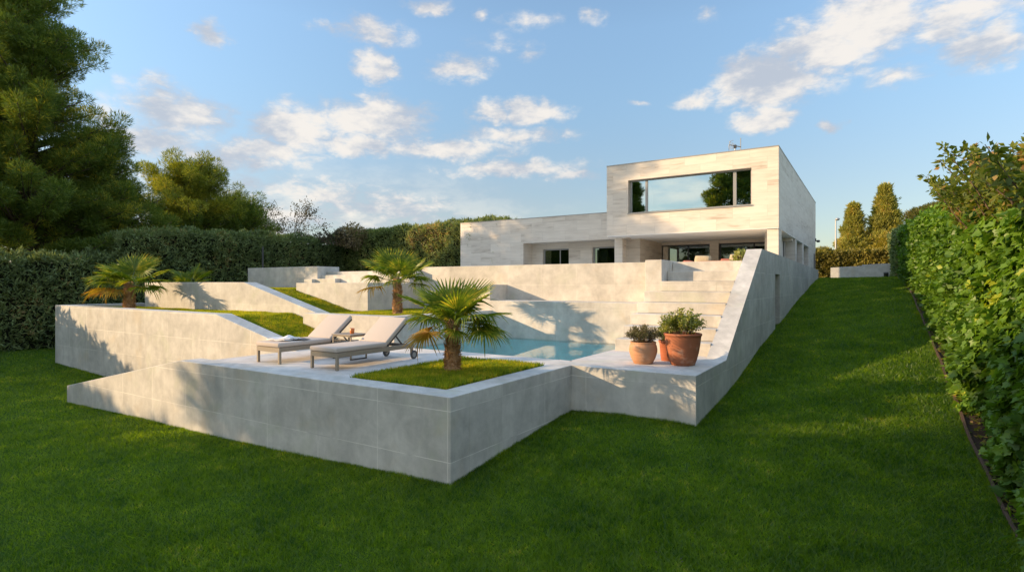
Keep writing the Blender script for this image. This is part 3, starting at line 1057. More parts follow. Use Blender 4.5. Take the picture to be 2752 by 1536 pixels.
# recessed wall with two windows
yq = YW + .8
mb = MB()
w1 = (-12.96, -11.60, 3.09)
w2 = (-10.43, -9.20, 3.10)
mb.box(ox0 - .1, w1[0], yq, yq + .3, 1.0, WZO + .1)
mb.box(w1[1], w2[0], yq, yq + .3, 1.0, WZO + .1)
mb.box(w2[1], -8.23, yq, yq + .3, 1.0, WZO + .1)
mb.box(w1[0], w1[1], yq, yq + .3, w1[2], WZO + .1)
mb.box(w2[0], w2[1], yq, yq + .3, w2[2], WZO + .1)
mb.box(ox0, ox1, YW + .351, yq, WZO + .0, WZO + .1)
mb.box(ox0 - .1, ox0 - .004, YW + .351, yq, 1.0, WZO + .1)
part(mb, 'recess_wall', M['trav'])
for (a, b, zt_) in (w1, w2):
    wf = MB()
    yy = yq + .10
    wf.box(a, a + .07, yy, yy + .07, 1.0, zt_)
    wf.box(b - .05, b, yy, yy + .07, 1.0, zt_)
    wf.box(a + .07, b - .05, yy, yy + .07, zt_ - .06, zt_)
    wf.box(a + .84, a + .88, yy + .01, yy + .06, 1.0, zt_ - .06) if a < -12 else None
    w = part(wf, 'window', M['alu'])
    mb = MB()
    mb.box(a + .05, b - .04, yy + .03, yy + .04, 1.0, zt_ - .03)
    mb.build('pane', M['glass'], w)
    mb = MB()
    mb.box(a - .2, b + .2, yq + 1.2, yq + 1.3, 1.0, zt_ + .2)
    part(mb, 'interior', M['room'])
    if a > -12:
        mb = MB()
        for q in range(9):
            mb.box(a + .05 + q * .055, a + .10 + q * .055, yq + .42 + .03 * (q % 2), yq + .46 + .03 * (q % 2), 1.0, zt_ - .1)
        part(mb, 'curtain', M['curtain'])

# ground floor under the overhang
yg2 = 26.0
mb = MB()
mb.box(-8.25, -8.235 + .0, yq + .3, yg2, 1.0, ZB - .02)
mb.box(-8.6, -8.25, yq + .3, yg2 + .3, 1.0, ZB - .02)
mb.box(-6.0, -5.62, yg2 - .1, yg2 + .3, 1.0, ZB - .02)
mb.box(-8.25, -7.9, yg2, yg2 + .3, 1.0, ZB - .02)
mb.box(-8.25, -2.7, yg2 - .05, yg2 + .3, 3.25, ZB - .02)
part(mb, 'pier', M['trav'])
for (a, b) in ((-8.30 + .1, -5.97), (-5.6, -3.0)):
    wf = MB()
    wf.box(a, a + .06, yg2, yg2 + .08, 1.62, 3.25)
    wf.box(b - .06, b, yg2, yg2 + .08, 1.62, 3.25)
    wf.box(a + .06, b - .06, yg2, yg2 + .08, 3.19, 3.25)
    mid_ = a + (b - a) * .55
    wf.box(mid_ - .03, mid_ + .03, yg2 + .01, yg2 + .07, 1.62, 3.19)
    w = part(wf, 'sliding_door', M['darkmetal'])
    mb = MB()
    mb.box(a + .05, b - .05, yg2 + .035, yg2 + .045, 1.62, 3.20)
    mb.build('pane', M['glass'], w)
    mb = MB()
    mb.box(a + .3, b - .3, yg2 + 1.4, yg2 + 1.45, 2.55, 3.2)
    mb.build('blind', M['curtain'], w)
mb = MB()
mb.box(-8.3, -2.7, yg2 + 4, yg2 + 4.1, 1.62, 3.4)
part(mb, 'interior', M['room'])
# right hand pillars along the side
mb = MB()
mb.box(-3.02, XR - .012, 21.46, 22.3, 1.0, ZB - .02)
part(mb, 'pillar', M['trav'])
mb = MB()
mb.box(-3.02, XR - .012, 26.75, 27.25, 1.0, ZB - .02)
mb.box(-3.02, XR - .012, 29.75, 30.4, 1.0, ZB - .02)
mb.box(-3.02, XR - .012, 32.95, 37.38, 1.0, ZB - .02)
mb.box(-3.30, -3.03, 22.9, 32.95, 1.0, ZB - .02)
part(mb, 'garage_wall', M['trav_side'])
mb = MB()
mb.box(-3.028, -3.005, 27.25, 29.75, 1.0, 3.3)
mb.box(-3.028, -3.005, 30.4, 32.95, 1.0, 3.3)
part(mb, 'shutter', M['alu'])
mb = MB()
mb.box(XR - .011, XR - .004, 36.2, 37.1, 1.0, 3.2)
part(mb, 'side_door', M['doorgrey'])

# aerial on the roof
aer = empty('television_aerial', (-4.3, 22.6, ZT - .25), label='small television aerial standing on the flat roof', cat='aerial')
mb = MB().tube([(0, 0, 0), (0, 0, .72)], .018, 6)
mb.build('mast', M['galv'], aer)
mb = MB()
mb.bar((-.22, .02, .80), (.20, -.02, .66), .03, .03)
mb.box(-.05, .05, -.04, .04, .64, .76)
mb.build('boom', M['darkmetal'], aer)
mb = MB()
for q in range(5):
    xx = -.20 + q * .05
    zz = .79 - q * .016
    mb.tube([(xx, 0, zz - .19 + .02 * q), (xx, 0, zz + .14 - .015 * q)], .010, 5)
mb.tube([(.20, 0, .52), (.20, 0, 1.0)], .018, 5)
mb.tube([(-.22, 0, .46), (-.23, 0, .75), (-.17, 0, .93), (-.06, 0, .95)], .011, 5)
mb.build('element', M['galv'], aer)

scam = empty('security_camera', (XR, 37.2, 3.98), label='small black security camera on the far corner of the house', cat='security camera')
mb = MB().box(0, .05, -.06, .06, -.02, .14)
mb.build('bracket', M['darkmetal'], scam)
mb = MB().lathe([(0.001, -.09), (.07, -.08), (.10, -.03), (.10, .02), (.05, .05), (.001, .055)], 16, .15, 0)
mb.build('dome', M['darkmetal'], scam, smooth=True)

# ------------------------------------------------------------------ palms
def fan_mesh(name, Lp, R, span, droop, cup, nseg, seed, fold=.5):
    """one fan leaf: base at the origin, stalk along +X, blade at its end; returns (stalk mesh data, blade mesh data)"""
    r = random.Random(seed)
    st = MB()
    pts, rad = [], []
    for i in range(6):
        t = i / 5
        pts.append((Lp * t, 0, -.10 * droop * Lp * t * t))
        rad.append(.013 * (1 - .5 * t))
    st.tube(pts, rad, 5)
    hx, hz = pts[-1][0], pts[-1][2]
    vs, fs = [], []
    hs = math.radians(span / 2)
    for k in range(nseg):
        t = (k + .5) / nseg * 2 - 1
        ph = t * hs + (r.random() - .5) * .03
        Lk = R * (1 - .28 * t * t) * (.93 + .12 * r.random())
        dr = droop * .55 * (.7 + .6 * r.random()) * (1 + .6 * abs(t))
        wmax = Lk * math.tan(hs / nseg) * .54
        kink = r.random() < (.06 if droop < .3 else .22)
        rows = []
        ax = Vector((math.cos(ph), math.sin(ph), 0))
        side = Vector((-math.sin(ph), math.cos(ph), 0))
        NR = 7
        for j in range(NR + 1):
            q = j / NR
            rr = Lk * q
            w = wmax * (min(1.0, q / .42) if q < .42 else max(.0, (1 - (q - .42) / .58)) ** .7) + .0012
            if q > .98:
                w = .0006
            z = cup * rr * abs(math.sin(ph)) - dr * Lk * q ** 2.6 * .75
            if kink and q > .6:
                z -= (q - .6) * Lk * .9
            shrink = 1 - .35 * dr * q ** 2.2 if dr < 1.6 else 1 - .5 * q ** 2
            c = ax * (rr * shrink) + Vector((0, 0, z))
            up = Vector((0, 0, 1)) * (w * fold)
            rows.append((c - side * w + up, c - up * .4, c + side * w + up))
        o = len(vs)
        for a, b, c in rows:
            vs += [(hx + p.x, p.y, hz + p.z) for p in (a, b, c)]
        for j in range(NR):
            i0 = o + j * 3
            fs += [(i0, i0 + 1, i0 + 4, i0 + 3), (i0 + 1, i0 + 2, i0 + 5, i0 + 4)]
    return st, (vs, fs)


FANS = {}


def fan_data(key):
    if key not in FANS:
        Lp, R, span, droop, cup, nseg, seed, dry = key
        st, (vs, fs) = fan_mesh('frond', Lp, R, span, droop, cup, nseg, seed)
        n0 = len(vs)
        me = bpy.data.meshes.new('frond')
        me.from_pydata(vs + st.v, [], fs + [tuple(i + n0 for i in f) for f in st.f])
        me.materials.append(M['palm_dry'] if dry else M['palm'])
        me.materials.append(M['petiole'])
        mi = np.zeros(len(fs) + len(st.f), dtype=np.int32)
        mi[len(fs):] = 1
        me.polygons.foreach_set('material_index', mi)
        FANS[key] = me
    return FANS[key]


def palm(name, loc, h, r0, fronds, label, seed, scale=1.0, lean=(0, 0)):
    root = empty(name, loc, 0, label, 'palm tree', 'fan palms on the terraces')
    rr = np.random.default_rng(seed)
    if h > .2:
        mb = MB()
        prof = []
        for i in range(15):
            t = i / 14
            wob = 1 + .10 * math.sin(i * 2.3) + .05 * rr.standard_normal()
            prof.append((r0 * (1.02 - .30 * t ** 1.5 + .10 * (1 - t) ** 6) * wob, h * t))
        mb.lathe(prof, 18, jit=.12, seed=seed)
        mb.lathe([(prof[-1][0], h), (r0 * .45, h + .05), (.01, h + .09)], 18)
        trunk = mb.build('trunk', M['palm_trunk'], root, smooth=True)
        # fibres and old leaf bases
        n = 1500
        a = rr.random(n) * 6.283
        t = rr.random(n)
        rad = r0 * (1.0 - .28 * t)
        pos = np.stack([rad * np.cos(a), rad * np.sin(a), h * t], -1)
        out = np.stack([np.cos(a), np.sin(a), 0 * a], -1)
        ax = out * (.35 + .5 * rr.random((n, 1))) + np.stack([-np.sin(a), np.cos(a), 0 * a], -1) * rr.standard_normal((n, 1)) * .5 + np.array([0, 0, 1.0]) * (rr.standard_normal((n, 1)) * .7 + .35)
        v, f = leaf_quads(pos, ax, out, .035 + .05 * rr.random(n), .008 + .012 * rr.random(n))
        n2 = 90
        a2 = rr.random(n2) * 6.283
        t2 = .06 + .92 * rr.random(n2)
        rad2 = r0 * (1.03 - .28 * t2)
        pos2 = np.stack([rad2 * np.cos(a2), rad2 * np.sin(a2), h * t2 - .06], -1)
        out2 = np.stack([np.cos(a2), np.sin(a2), 0 * a2], -1)
        v2, f2 = leaf_quads(pos2, out2 * .28 + np.array([0, 0, 1.0]) + .12 * rr.standard_normal((n2, 3)), out2, .14 + .08 * rr.random(n2), .035 + .03 * rr.random(n2))
        link_mesh('fibre', np_mesh('fibre', np.concatenate([v, v2]), np.concatenate([f, f2 + len(v)])), M['fibre'], trunk)
    for k, (azc, el, Lp, R, droop, dry) in enumerate(fronds):
        key = (round(Lp, 2), round(R, 2), 300 if el > 20 else 260, droop, .16 if el > 30 else .08, 34, int(azc) % 4, dry)
        me = fan_data(key)
        o = bpy.data.objects.new('frond', me)
        COL.objects.link(o)
        o.parent = root
        az = math.radians(azc) + TH
        zz = h - .02 + .05 * math.sin(k * 1.7) + (.03 if el > 40 else -.05 if el < 0 else 0)
        base = Vector((math.cos(az) * r0 * .45, math.sin(az) * r0 * .45, zz))
        o.matrix_local = Matrix.Translation(base) @ Matrix.Rotation(az, 4, 'Z') @ Matrix.Rotation(-math.radians(el), 4, 'Y') @ Matrix.Rotation(math.radians(14 * math.sin(k * 2.1)), 4, 'X') @ Matrix.Scale(scale, 4)
    return root


front = [  # (azimuth from camera right, rise, stalk, fan radius, droop, yellowing)
    (62, 60, .26, .56, .06, 0), (24, 44, .32, .58, .10, 0), (118, 62, .28, .55, .08, 0), (152, 44, .36, .55, .12, 0), (174, 26, .44, .60, .16, 0),
    (198, -24, .38, .56, .45, 1), (2, 14, .46, .56, .35, 0), (344, -4, .46, .58, .60, 0), (24, -16, .40, .50, .60, 0), (84, 28, .34, .52, .25, 0),
    (300, 60, .22, .48, .15, 0), (228, 12, .36, .48, .45, 0), (318, 10, .38, .50, .60, 0), (140, 4, .42, .50, .45, 0), (262, 36, .22, .42, .45, 0), (12, -2, .34, .50, .45, 0), (186, 2, .34, .48, .5, 0), (282, -8, .26, .40, .8, 0), (48, 4, .40, .50, .4, 0), (335, 34, .32, .50, .2, 0)]
palm('fan_palm', (-5.735, 7.22, -.02), .86, .110, front, 'front fan palm with a short shaggy trunk in the grass bed beside the pool', 31, 1.0)
second = [
    (112, 66, .36, .60, .05, 0), (70, 58, .36, .58, .08, 0), (140, 58, .48, .62, .08, 0), (38, 42, .42, .60, .12, 0), (8, 30, .50, .58, .2, 0), (168, 32, .54, .60, .2, 0),
    (186, -8, .54, .60, .45, 1), (204, 14, .48, .52, .6, 0), (350, 4, .48, .54, .5, 0), (22, -4, .46, .5, .6, 0), (320, 20, .40, .48, .45, 0), (298, 48, .32, .5, .25, 0), (235, 30, .34, .48, .4, 0), (268, 2, .34, .42, .7, 0), (92, 24, .42, .54, .3, 0)]
palm('fan_palm', (-10.46, 10.84, .60), .95, .105, second, 'second fan palm with a slim trunk growing behind the loungers', 32, 1.0)
third = [
    (92, 62, .34, .62, .06, 0), (60, 48, .38, .62, .10, 0), (126, 52, .38, .62, .10, 0), (24, 28, .44, .62, .2, 0), (156, 30, .46, .64, .18, 0), (180, 12, .52, .62, .3, 0), (2, 10, .48, .62, .3, 0),
    (196, -10, .48, .60, .45, 1), (216, 2, .42, .55, .5, 0), (340, -8, .46, .58, .5, 0), (308, 16, .38, .5, .4, 0), (272, 34, .30, .5, .35, 0), (240, 24, .34, .5, .35, 0), (44, -2, .44, .5, .5, 0), (256, -10, .34, .45, .7, 1)]
palm('fan_palm', (-19.75, 8.5, .60), .88, .15, third, 'leftmost fan palm, with yellowing lower fronds, behind the lowest terrace wall', 33, 1.2)
small = [(90, 50, .4, .5, .2, 0), (150, 38, .5, .5, .25, 0), (30, 40, .45, .5, .25, 0), (200, 20, .4, .45, .4, 0), (340, 18, .45, .48, .4, 0), (60, 66, .4, .45, .1, 0), (270, 40, .3, .4, .4, 0), (120, 20, .4, .45, .3, 0)]
palm('fan_palm', (-21.6, 11.3, 1.22), .16, .09, small, 'small low fan palm showing above the middle terrace wall before the hedge', 34, 1.1)

# ------------------------------------------------------------------ hedges, trees and shrubs
def hedge(name, x0, x1, y0, y1, zb_f, zt_f, faces, mat, dens, L, W, label, seed, clump=.28, up=.5, core=True, dark=None, lob=None, group=None, extra=None, out=.5):
    """faces: which sides carry leaves ('-y','+y','-x','+x','top')"""
    r = np.random.default_rng(seed)
    root_v, root_f = [], []
    P, Nn = [], []

    def zt_at(x, y):
        return zt_f(x, y)
    for fc in faces:
        if fc == 'top':
            n = int((x1 - x0) * (y1 - y0) * dens)
            x = x0 + (x1 - x0) * r.random(n)
            y = y0 + (y1 - y0) * r.random(n)
            z = zt_at(x, y)
            nn = np.tile([0, 0, 1.0], (n, 1))
        else:
            along = (y1 - y0) if 'x' in fc else (x1 - x0)
            hm = 3.5
            n = int(along * hm * dens)
            t = r.random(n)
            if 'x' in fc:
                y = y0 + (y1 - y0) * t
                x = np.full(n, x0 if fc[0] == '-' else x1)
                nn = np.tile([-1.0 if fc[0] == '-' else 1.0, 0, 0], (n, 1))
            else:
                x = x0 + (x1 - x0) * t
                y = np.full(n, y0 if fc[0] == '-' else y1)
                nn = np.tile([0, -1.0 if fc[0] == '-' else 1.0, 0], (n, 1))
            b, tt = zb_f(x, y), zt_at(x, y)
            z = b + (tt - b) * r.random(n)
            k = r.random(n) < (tt - b) / hm
            x, y, z, nn = x[k], y[k], z[k], nn[k]
        P.append(np.stack([x, y, z], -1))
        Nn.append(nn)
    P, Nn = np.concatenate(P), np.concatenate(Nn)
    c = vnoise(P, 1.5, seed % 7, 3) - .5
    c2 = vnoise(P, 5.0, seed % 5 + 10, 2) - .5
    P = P + Nn * (c * clump * 3.0 + c2 * clump * 2.2 - clump * .3 * r.random(len(P)))[:, None]
    P += r.standard_normal(P.shape) * .03
    n = len(P)
    ax = Nn * out + r.standard_normal((n, 3)) * .55 + np.array([0, 0, up])
    nor = Nn * .8 + np.array([0, 0, .5]) + r.standard_normal((n, 3)) * .5
    sz = (.65 + .7 * r.random(n))
    if lob is not None:
        near = P[:, 1] < lob
        v1, f1 = lobed_leaves(P[near], ax[near] - np.array([0, 0, .5]), nor[near], L * sz[near] * 1.05)
        me1 = (v1, f1)
        P, ax, nor, sz = P[~near], ax[~near], nor[~near], sz[~near]
    v, f = leaf_quads(P, ax, nor, L * sz, W * sz, .06)
    if extra is not None:
        v = np.concatenate([v, extra[0]])
        f = np.concatenate([f, extra[1] + f.max() + 1])
    if lob is not None:
        # one triangle mesh for both kinds of leaf
        f = np.concatenate([f[:, [0, 1, 2]], f[:, [0, 2, 3]]])
        f = np.concatenate([f, me1[1] + len(v)])
        v = np.concatenate([v, me1[0]])
    o = link_mesh(name, np_mesh(name, v, f), mat)
    tag(o, label, 'hedge', group)
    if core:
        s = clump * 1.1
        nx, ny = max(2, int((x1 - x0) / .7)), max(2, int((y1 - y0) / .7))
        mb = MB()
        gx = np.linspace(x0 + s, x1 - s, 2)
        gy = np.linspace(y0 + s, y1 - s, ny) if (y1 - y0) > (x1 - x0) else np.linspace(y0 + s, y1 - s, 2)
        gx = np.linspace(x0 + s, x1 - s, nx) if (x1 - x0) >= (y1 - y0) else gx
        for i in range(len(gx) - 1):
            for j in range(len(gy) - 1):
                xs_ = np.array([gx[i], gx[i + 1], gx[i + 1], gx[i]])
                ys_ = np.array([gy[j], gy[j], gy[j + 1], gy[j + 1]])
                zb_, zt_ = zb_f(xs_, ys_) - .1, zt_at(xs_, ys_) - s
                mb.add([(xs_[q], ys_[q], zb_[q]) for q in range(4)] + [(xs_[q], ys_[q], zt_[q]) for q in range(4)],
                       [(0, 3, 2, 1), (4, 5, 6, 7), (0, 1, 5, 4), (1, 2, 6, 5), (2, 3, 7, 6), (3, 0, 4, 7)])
        mb.build('dark_backing', M['hedge_core'], o)  # solid dark box that closes the view through the leaves
    return o


M['hedge_core'] = plain('hedge_interior', (.016, .018, .010), .95, 9, .5, .5, spec=.05)  # near-black colour stands in for the shade inside the foliage


def lin(pts):
    xs_ = np.array([p[0] for p in pts])
    zs_ = np.array([p[1] for p in pts])
    return lambda t: np.interp(t, xs_, zs_)


# ivy covered hedge on the right
ivy_top = lin([(4, 1.9), (8.6, 2.15), (11, 2.4), (13, 2.65), (16, 3.0), (21, 3.5), (31, 3.98), (35, 4.1)])


def itop(x, y):
    p = np.stack([x, y, 0 * x], -1).reshape(-1, 3)
    return ivy_top(y) + (vnoise(p, 1.1, 8, 2).reshape(np.shape(x)) - .5) * .35


hedge('ivy_hedge', 1.40, 3.0, 4.6, 34.0, lambda x, y: ground_z(x, y), itop, ('-x', 'top', '+y'), M['ivy'], 820, .098, .074,
      'tall ivy covered hedge along the right edge of the lawn', 41, .20, -.15, lob=11.5, out=.7)
# shoots and a creeper bush standing out of the hedge top
def bush(name, c, rad, n, L, W, mat, label, cat, seed, group=None, squash=1.0, twigs=None, up=.3, hollow=.5):
    r = np.random.default_rng(seed)
    d = unit(r.standard_normal((n, 3)))
    rr = (hollow + (1 - hollow) * r.random(n) ** .6)
    lump = .72 + .6 * vnoise(d * 1.0, 2.2, seed % 9, 2)
    P = np.array(c) + d * np.array([rad, rad, rad * squash]) * (rr * lump)[:, None]
    ax = d + r.standard_normal((n, 3)) * .6 + np.array([0, 0, up])
    nor = d + r.standard_normal((n, 3)) * .6 + np.array([0, 0, .4])
    sz = .6 + .8 * r.random(n)
    v, f = leaf_quads(P, ax, nor, L * sz, W * sz, .06)
    o = link_mesh(name, np_mesh(name, v, f), mat)
    tag(o, label, cat, group)
    if twigs:
        mb = MB()
        cc = Vector(c)
        for k in range(twigs):
            dd = Vector(unit(r.standard_normal((1, 3)))[0])
            dd.z = abs(dd.z) * .9 + .1
            a = cc + Vector((0, 0, -rad * squash * .9))
            e = cc + Vector((dd.x * rad, dd.y * rad, dd.z * rad * squash)) * .9
            mb.tube([a, a.lerp(e, .5) + Vector((0, 0, .05)), e], [.02, .012, .005], 5)
        mb.build('twigs', M['twig'], o)
    return o


def creeper():
    r = np.random.default_rng(52)
    V, Fq, cnt = [], [], 0
    mb = MB()
    for k in range(250):
        y = 6.6 + 6.4 * r.random()
        x = 1.50 + 1.3 * r.random()
        base = np.array([x, y, float(ivy_top(y)) - .35 + .3 * r.random()])
        hgt = (1.30 - .10 * abs(y - 9.5)) * (.30 + .70 * r.random() ** 1.2)
        d = np.array([-.28 + .40 * r.standard_normal(), .05 + .40 * r.standard_normal(), 1.0])
        if k < 3:
            base, d, hgt = np.array([1.55, 12.4 + .2 * k, 2.75]), np.array([-.62, .30, .55 + .1 * k]), .85
        if 3 <= k < 9:
            base, d, hgt = np.array([1.6 + .03 * k, 12.0 + .1 * k, 2.6]), np.array([-.10 - .05 * (k % 3), .10 * (k % 2), 1.0]), .95 + .13 * (k % 3)
        e = base + d * hgt
        mid_ = (base + e) / 2 + r.standard_normal(3) * .06
        mb.tube([base - np.array([0, 0, .3]), mid_, e], [.012, .008, .003], 4)
        n = int(36 + 130 * hgt)
        t = r.random(n) ** .9
        P = np.where(t[:, None] < .5, base + (mid_ - base) * (t * 2)[:, None], mid_ + (e - mid_) * (t * 2 - 1)[:, None])
        dd = unit(r.standard_normal((n, 3)))
        P = P + dd * (.02 + .12 * r.random((n, 1)) * (1 - .7 * t[:, None]))
        ax = dd + d * .25 + np.array([0, 0, -.15])
        sz = .55 + .8 * r.random(n)
        v, f = leaf_quads(P, ax, np.array([0, 0, .7]) + .6 * r.standard_normal((n, 3)), .088 * sz, .05 * sz, .08)
        V.append(v)
        Fq.append(f + cnt)
        cnt += len(v)
    o = link_mesh('creeper_bush', np_mesh('creeper_bush', np.concatenate(V), np.concatenate(Fq)), M['ivy_rust'])
    tag(o, 'untidy rust tinged shrub shooting up out of the ivy hedge on the right', 'shrub')
    mb.build('branch', M['twig'], o)


creeper()
# board edging and bare strip of soil along the ivy
ys_ = np.linspace(3.2, 34, 60)
mb = MB()
for i in range(len(ys_) - 1):
    a, b = ys_[i], ys_[i + 1]
    w0, w1 = .012 * math.sin(i * 1.3), .012 * math.sin((i + 1) * 1.3)
    za, zb2 = gz(1.2, a), gz(1.2, b)
    mb.add([(1.18 + w0, a, za - .08), (1.215 + w0, a, za - .08), (1.215 + w0, a, za + .045), (1.18 + w0, a, za + .045),
            (1.18 + w1, b, zb2 - .08), (1.215 + w1, b, zb2 - .08), (1.215 + w1, b, zb2 + .045), (1.18 + w1, b, zb2 + .045)],
           [(0, 1, 5, 4), (1, 2, 6, 5), (2, 3, 7, 6), (3, 0, 4, 7)])
tag(mb.build('lawn_edging', M['edging']), 'thin brown board edging between the lawn and the ivy hedge', 'edging')
mb = MB()
for i in range(len(ys_) - 1):
    a, b = ys_[i], ys_[i + 1]
    mb.quad((1.212, a, gz(1.2, a) + .012), (1.9, a, gz(1.9, a) + .03), (1.9, b, gz(1.9, b) + .03), (1.212, b, gz(1.2, b) + .012))
tag(mb.build('soil', M['bed']), kind='structure')
# litter of leaves on the strip
r = np.random.default_rng(77)
n = 2200
yy = 4 + 24 * r.random(n) ** 1.4
xx = 1.23 + .4 * r.random(n) ** 1.3
P = np.stack([xx, yy, ground_z(xx, yy) + .03 + .05 * r.random(n)], -1)
v, f = leaf_quads(P, r.standard_normal((n, 3)) * np.array([1, 1, .4]), np.tile([0, 0, 1.0], (n, 1)) + .5 * r.standard_normal((n, 3)), .06, .045)
tag(link_mesh('fallen_leaves', np_mesh('fallen_leaves', v, f), M['ivy_rust']), 'fallen leaves on the soil strip under the ivy', 'leaves', kind='stuff')
# pale petals and dry leaves lying on the lawn
n = 90
xx = -6 + 7.1 * r.random(n)
yy = 2.5 + 7 * r.random(n)
k = ~((xx < -4.2) & (yy > 5.3)) & ~((xx < -2.2) & (yy > 8.8))
xx, yy = xx[k], yy[k]
P = np.stack([xx, yy, ground_z(xx, yy) + .045], -1)
v, f = leaf_quads(P, r.standard_normal((len(xx), 3)) * np.array([1, 1, .3]), np.tile([0, 0, 1.0], (len(xx), 1)), .028, .018)
tag(link_mesh('dry_leaves', np_mesh('dry_leaves', v, f), M['bare']), 'a few pale dry leaves scattered on the front lawn', 'leaves', kind='stuff')

# conifer hedges on the left and at the back
hz1 = lin([(-30, 1.7), (4.8, 1.75), (6.2, 2.55), (8.5, 2.42), (10.9, 2.52)])
hz2 = lin([(10.5, 3.45), (12.7, 3.78), (16, 3.88), (22.5, 3.97)])
tops = lambda fn, s, amp=.35: (lambda x, y: fn(y) + (vnoise(np.stack([x, y, 0 * x], -1).reshape(-1, 3), 1.4, s, 3).reshape(np.shape(x)) - .5) * amp)
hedge('conifer_hedge', -28.2, -26.0, 5.6, 11.0, lambda x, y: ground_z(x, y), tops(hz1, 12, .55), ('+x', 'top', '+y'), M['cyp_hedge'], 520, .17, .045,
      'dark clipped conifer hedge at the left edge of the lawn', 43, .22, .35, group='conifer hedges')
hedge('conifer_hedge', -28.2, -26.0, 11.0, 22.6, lambda x, y: ground_z(x, y), tops(hz2, 13, .3), ('+x', 'top', '-y'), M['cyp_hedge'], 560, .17, .045,
      'taller conifer hedge behind the small palm and the thin dark post', 44, .20, .35, group='conifer hedges')
hedge('conifer_hedge', -27.5, -15.0, 22.6, 24.6, lambda x, y: ground_z(x, y), (lambda x, y: 4.42 + .015 * (x + 26) + (vnoise(np.stack([x, y, 0 * x], -1).reshape(-1, 3), 1.4, 14, 3).reshape(np.shape(x)) - .5) * .35), ('-y', 'top'), M['cyp_back'], 560, .17, .045,
      'high conifer hedge running up to the left end of the house', 45, .20, .4, group='conifer hedges')
# the part of the left hedge beyond the picture, lower, which shades the foot of the terrace wall
hedge('conifer_hedge', -28.0, -26.3, -9.0, 5.6, lambda x, y: ground_z(x, y), tops(lambda y: 1.85 + 0 * y, 15, .7), ('+x', 'top'), M['cyp_hedge'], 120, .25, .08,
      'low stretch of conifer hedge before the tall one, beyond the left edge', 46, .22, .35, group='conifer hedges')

# dead brown shrub growing through the hedge
bush('brown_shrub', (-24.9, 22.2, 4.15), .95, 2600, .11, .06, M['brush'], 'brownish bushy shrub growing out of the hedge corner', 'shrub', 47, squash=.75, twigs=24)
def spray_shrub():
    r = np.random.default_rng(48)
    V, Fq, c0 = [], [], 0
    mb = MB()
    for k in range(7):
        a = Vector((-25.6 + .15 * k, 21.0 + .1 * k, 3.7))
        e = a + Vector((-.9 + .16 * k, -.2, .55 + .12 * (k % 3)))
        mb.tube([a, a.lerp(e, .5) + Vector((0, 0, .1)), e], [.03, .018, .006], 5)
        n = 150
        t = .25 + .75 * r.random(n)
        P = np.array(a) + (np.array(e) - np.array(a)) * t[:, None] + r.standard_normal((n, 3)) * .06
        v, f = leaf_quads(P, np.array(e - a) + r.standard_normal((n, 3)) * .8, r.standard_normal((n, 3)), .13, .05)
        V.append(v)
        Fq.append(f + c0)
        c0 += len(v)
    o = link_mesh('bare_shrub', np_mesh('bare_shrub', np.concatenate(V), np.concatenate(Fq)), M['bare'])
    tag(o, 'thin straggling branches leaning out over the left hedge', 'shrub')
    mb.build('branch', M['twig'], o)


spray_shrub()


def tree(name, base, clumps, mat, L, W, per, label, seed, trunk_r=.22, bark='bark_pine', branch=True, up=.5, cat='tree', group=None, dens_r=None, soft=.35, extra_mat=None, droop=0):
    """clumps: list of (x, y, z, radius); foliage is many small blades in each clump, denser to its outside"""
    r = np.random.default_rng(seed)
    root = empty(name, base, 0, label, cat, group)
    B = np.array(base)
    V, Fq, c0, MI = [], [], 0, []
    for ci, cl in enumerate(clumps):
        cx, cy, cz, rad = cl[:4]
        n = int(per * (rad / .7) ** 2)
        d = unit(r.standard_normal((n, 3)))
        rr = rad * (soft + (1 - soft) * r.random(n) ** .5) * (.65 + .7 * vnoise(d + ci, 1.9, seed % 11, 2))
        P = np.array([cx, cy, cz]) - B + d * rr[:, None] * np.array([1, 1, .72])
        ax = d * .9 + np.array([0, 0, up]) + r.standard_normal((n, 3)) * .45
        nor = d + np.array([0, 0, .6]) + r.standard_normal((n, 3)) * .7
        sz = .6 + .8 * r.random(n)
        v, f = leaf_quads(P, ax, nor, L * sz, W * sz)
        V.append(v)
        Fq.append(f + c0)
        c0 += len(v)
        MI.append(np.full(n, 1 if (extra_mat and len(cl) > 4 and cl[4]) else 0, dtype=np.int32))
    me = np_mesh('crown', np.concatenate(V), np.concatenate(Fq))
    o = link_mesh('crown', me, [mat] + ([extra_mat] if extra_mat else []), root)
    if extra_mat:
        me.polygons.foreach_set('material_index', np.concatenate(MI))
    mb = MB()
    zt_ = max(c[2] for c in clumps) - B[2]
    pts, rad = [], []
    for i in range(9):
        t = i / 8
        pts.append((.25 * math.sin(t * 4 + seed), .25 * math.cos(t * 3 + seed), zt_ * t * .96 - .2))
        rad.append(trunk_r * (1 - .85 * t) + .015)
    mb.tube(pts, rad, 9)
    if branch:
        for ci, cl in enumerate(clumps):
            c = Vector(cl[:3]) - Vector(base)
            za = max(.6, c.z - .35 * math.hypot(c.x, c.y) - .3)
            k = min(7.99, max(0, (za + .2) / (zt_ * .96) * 8))
            i = int(k)
            p0 = Vector(pts[i]).lerp(Vector(pts[min(8, i + 1)]), k - i)
            mb.tube([p0, p0.lerp(c, .5) + Vector((0, 0, -.08)), c], [.055, .035, .012], 5)
    mb.build('trunk', M[bark], root, smooth=True)
    return root


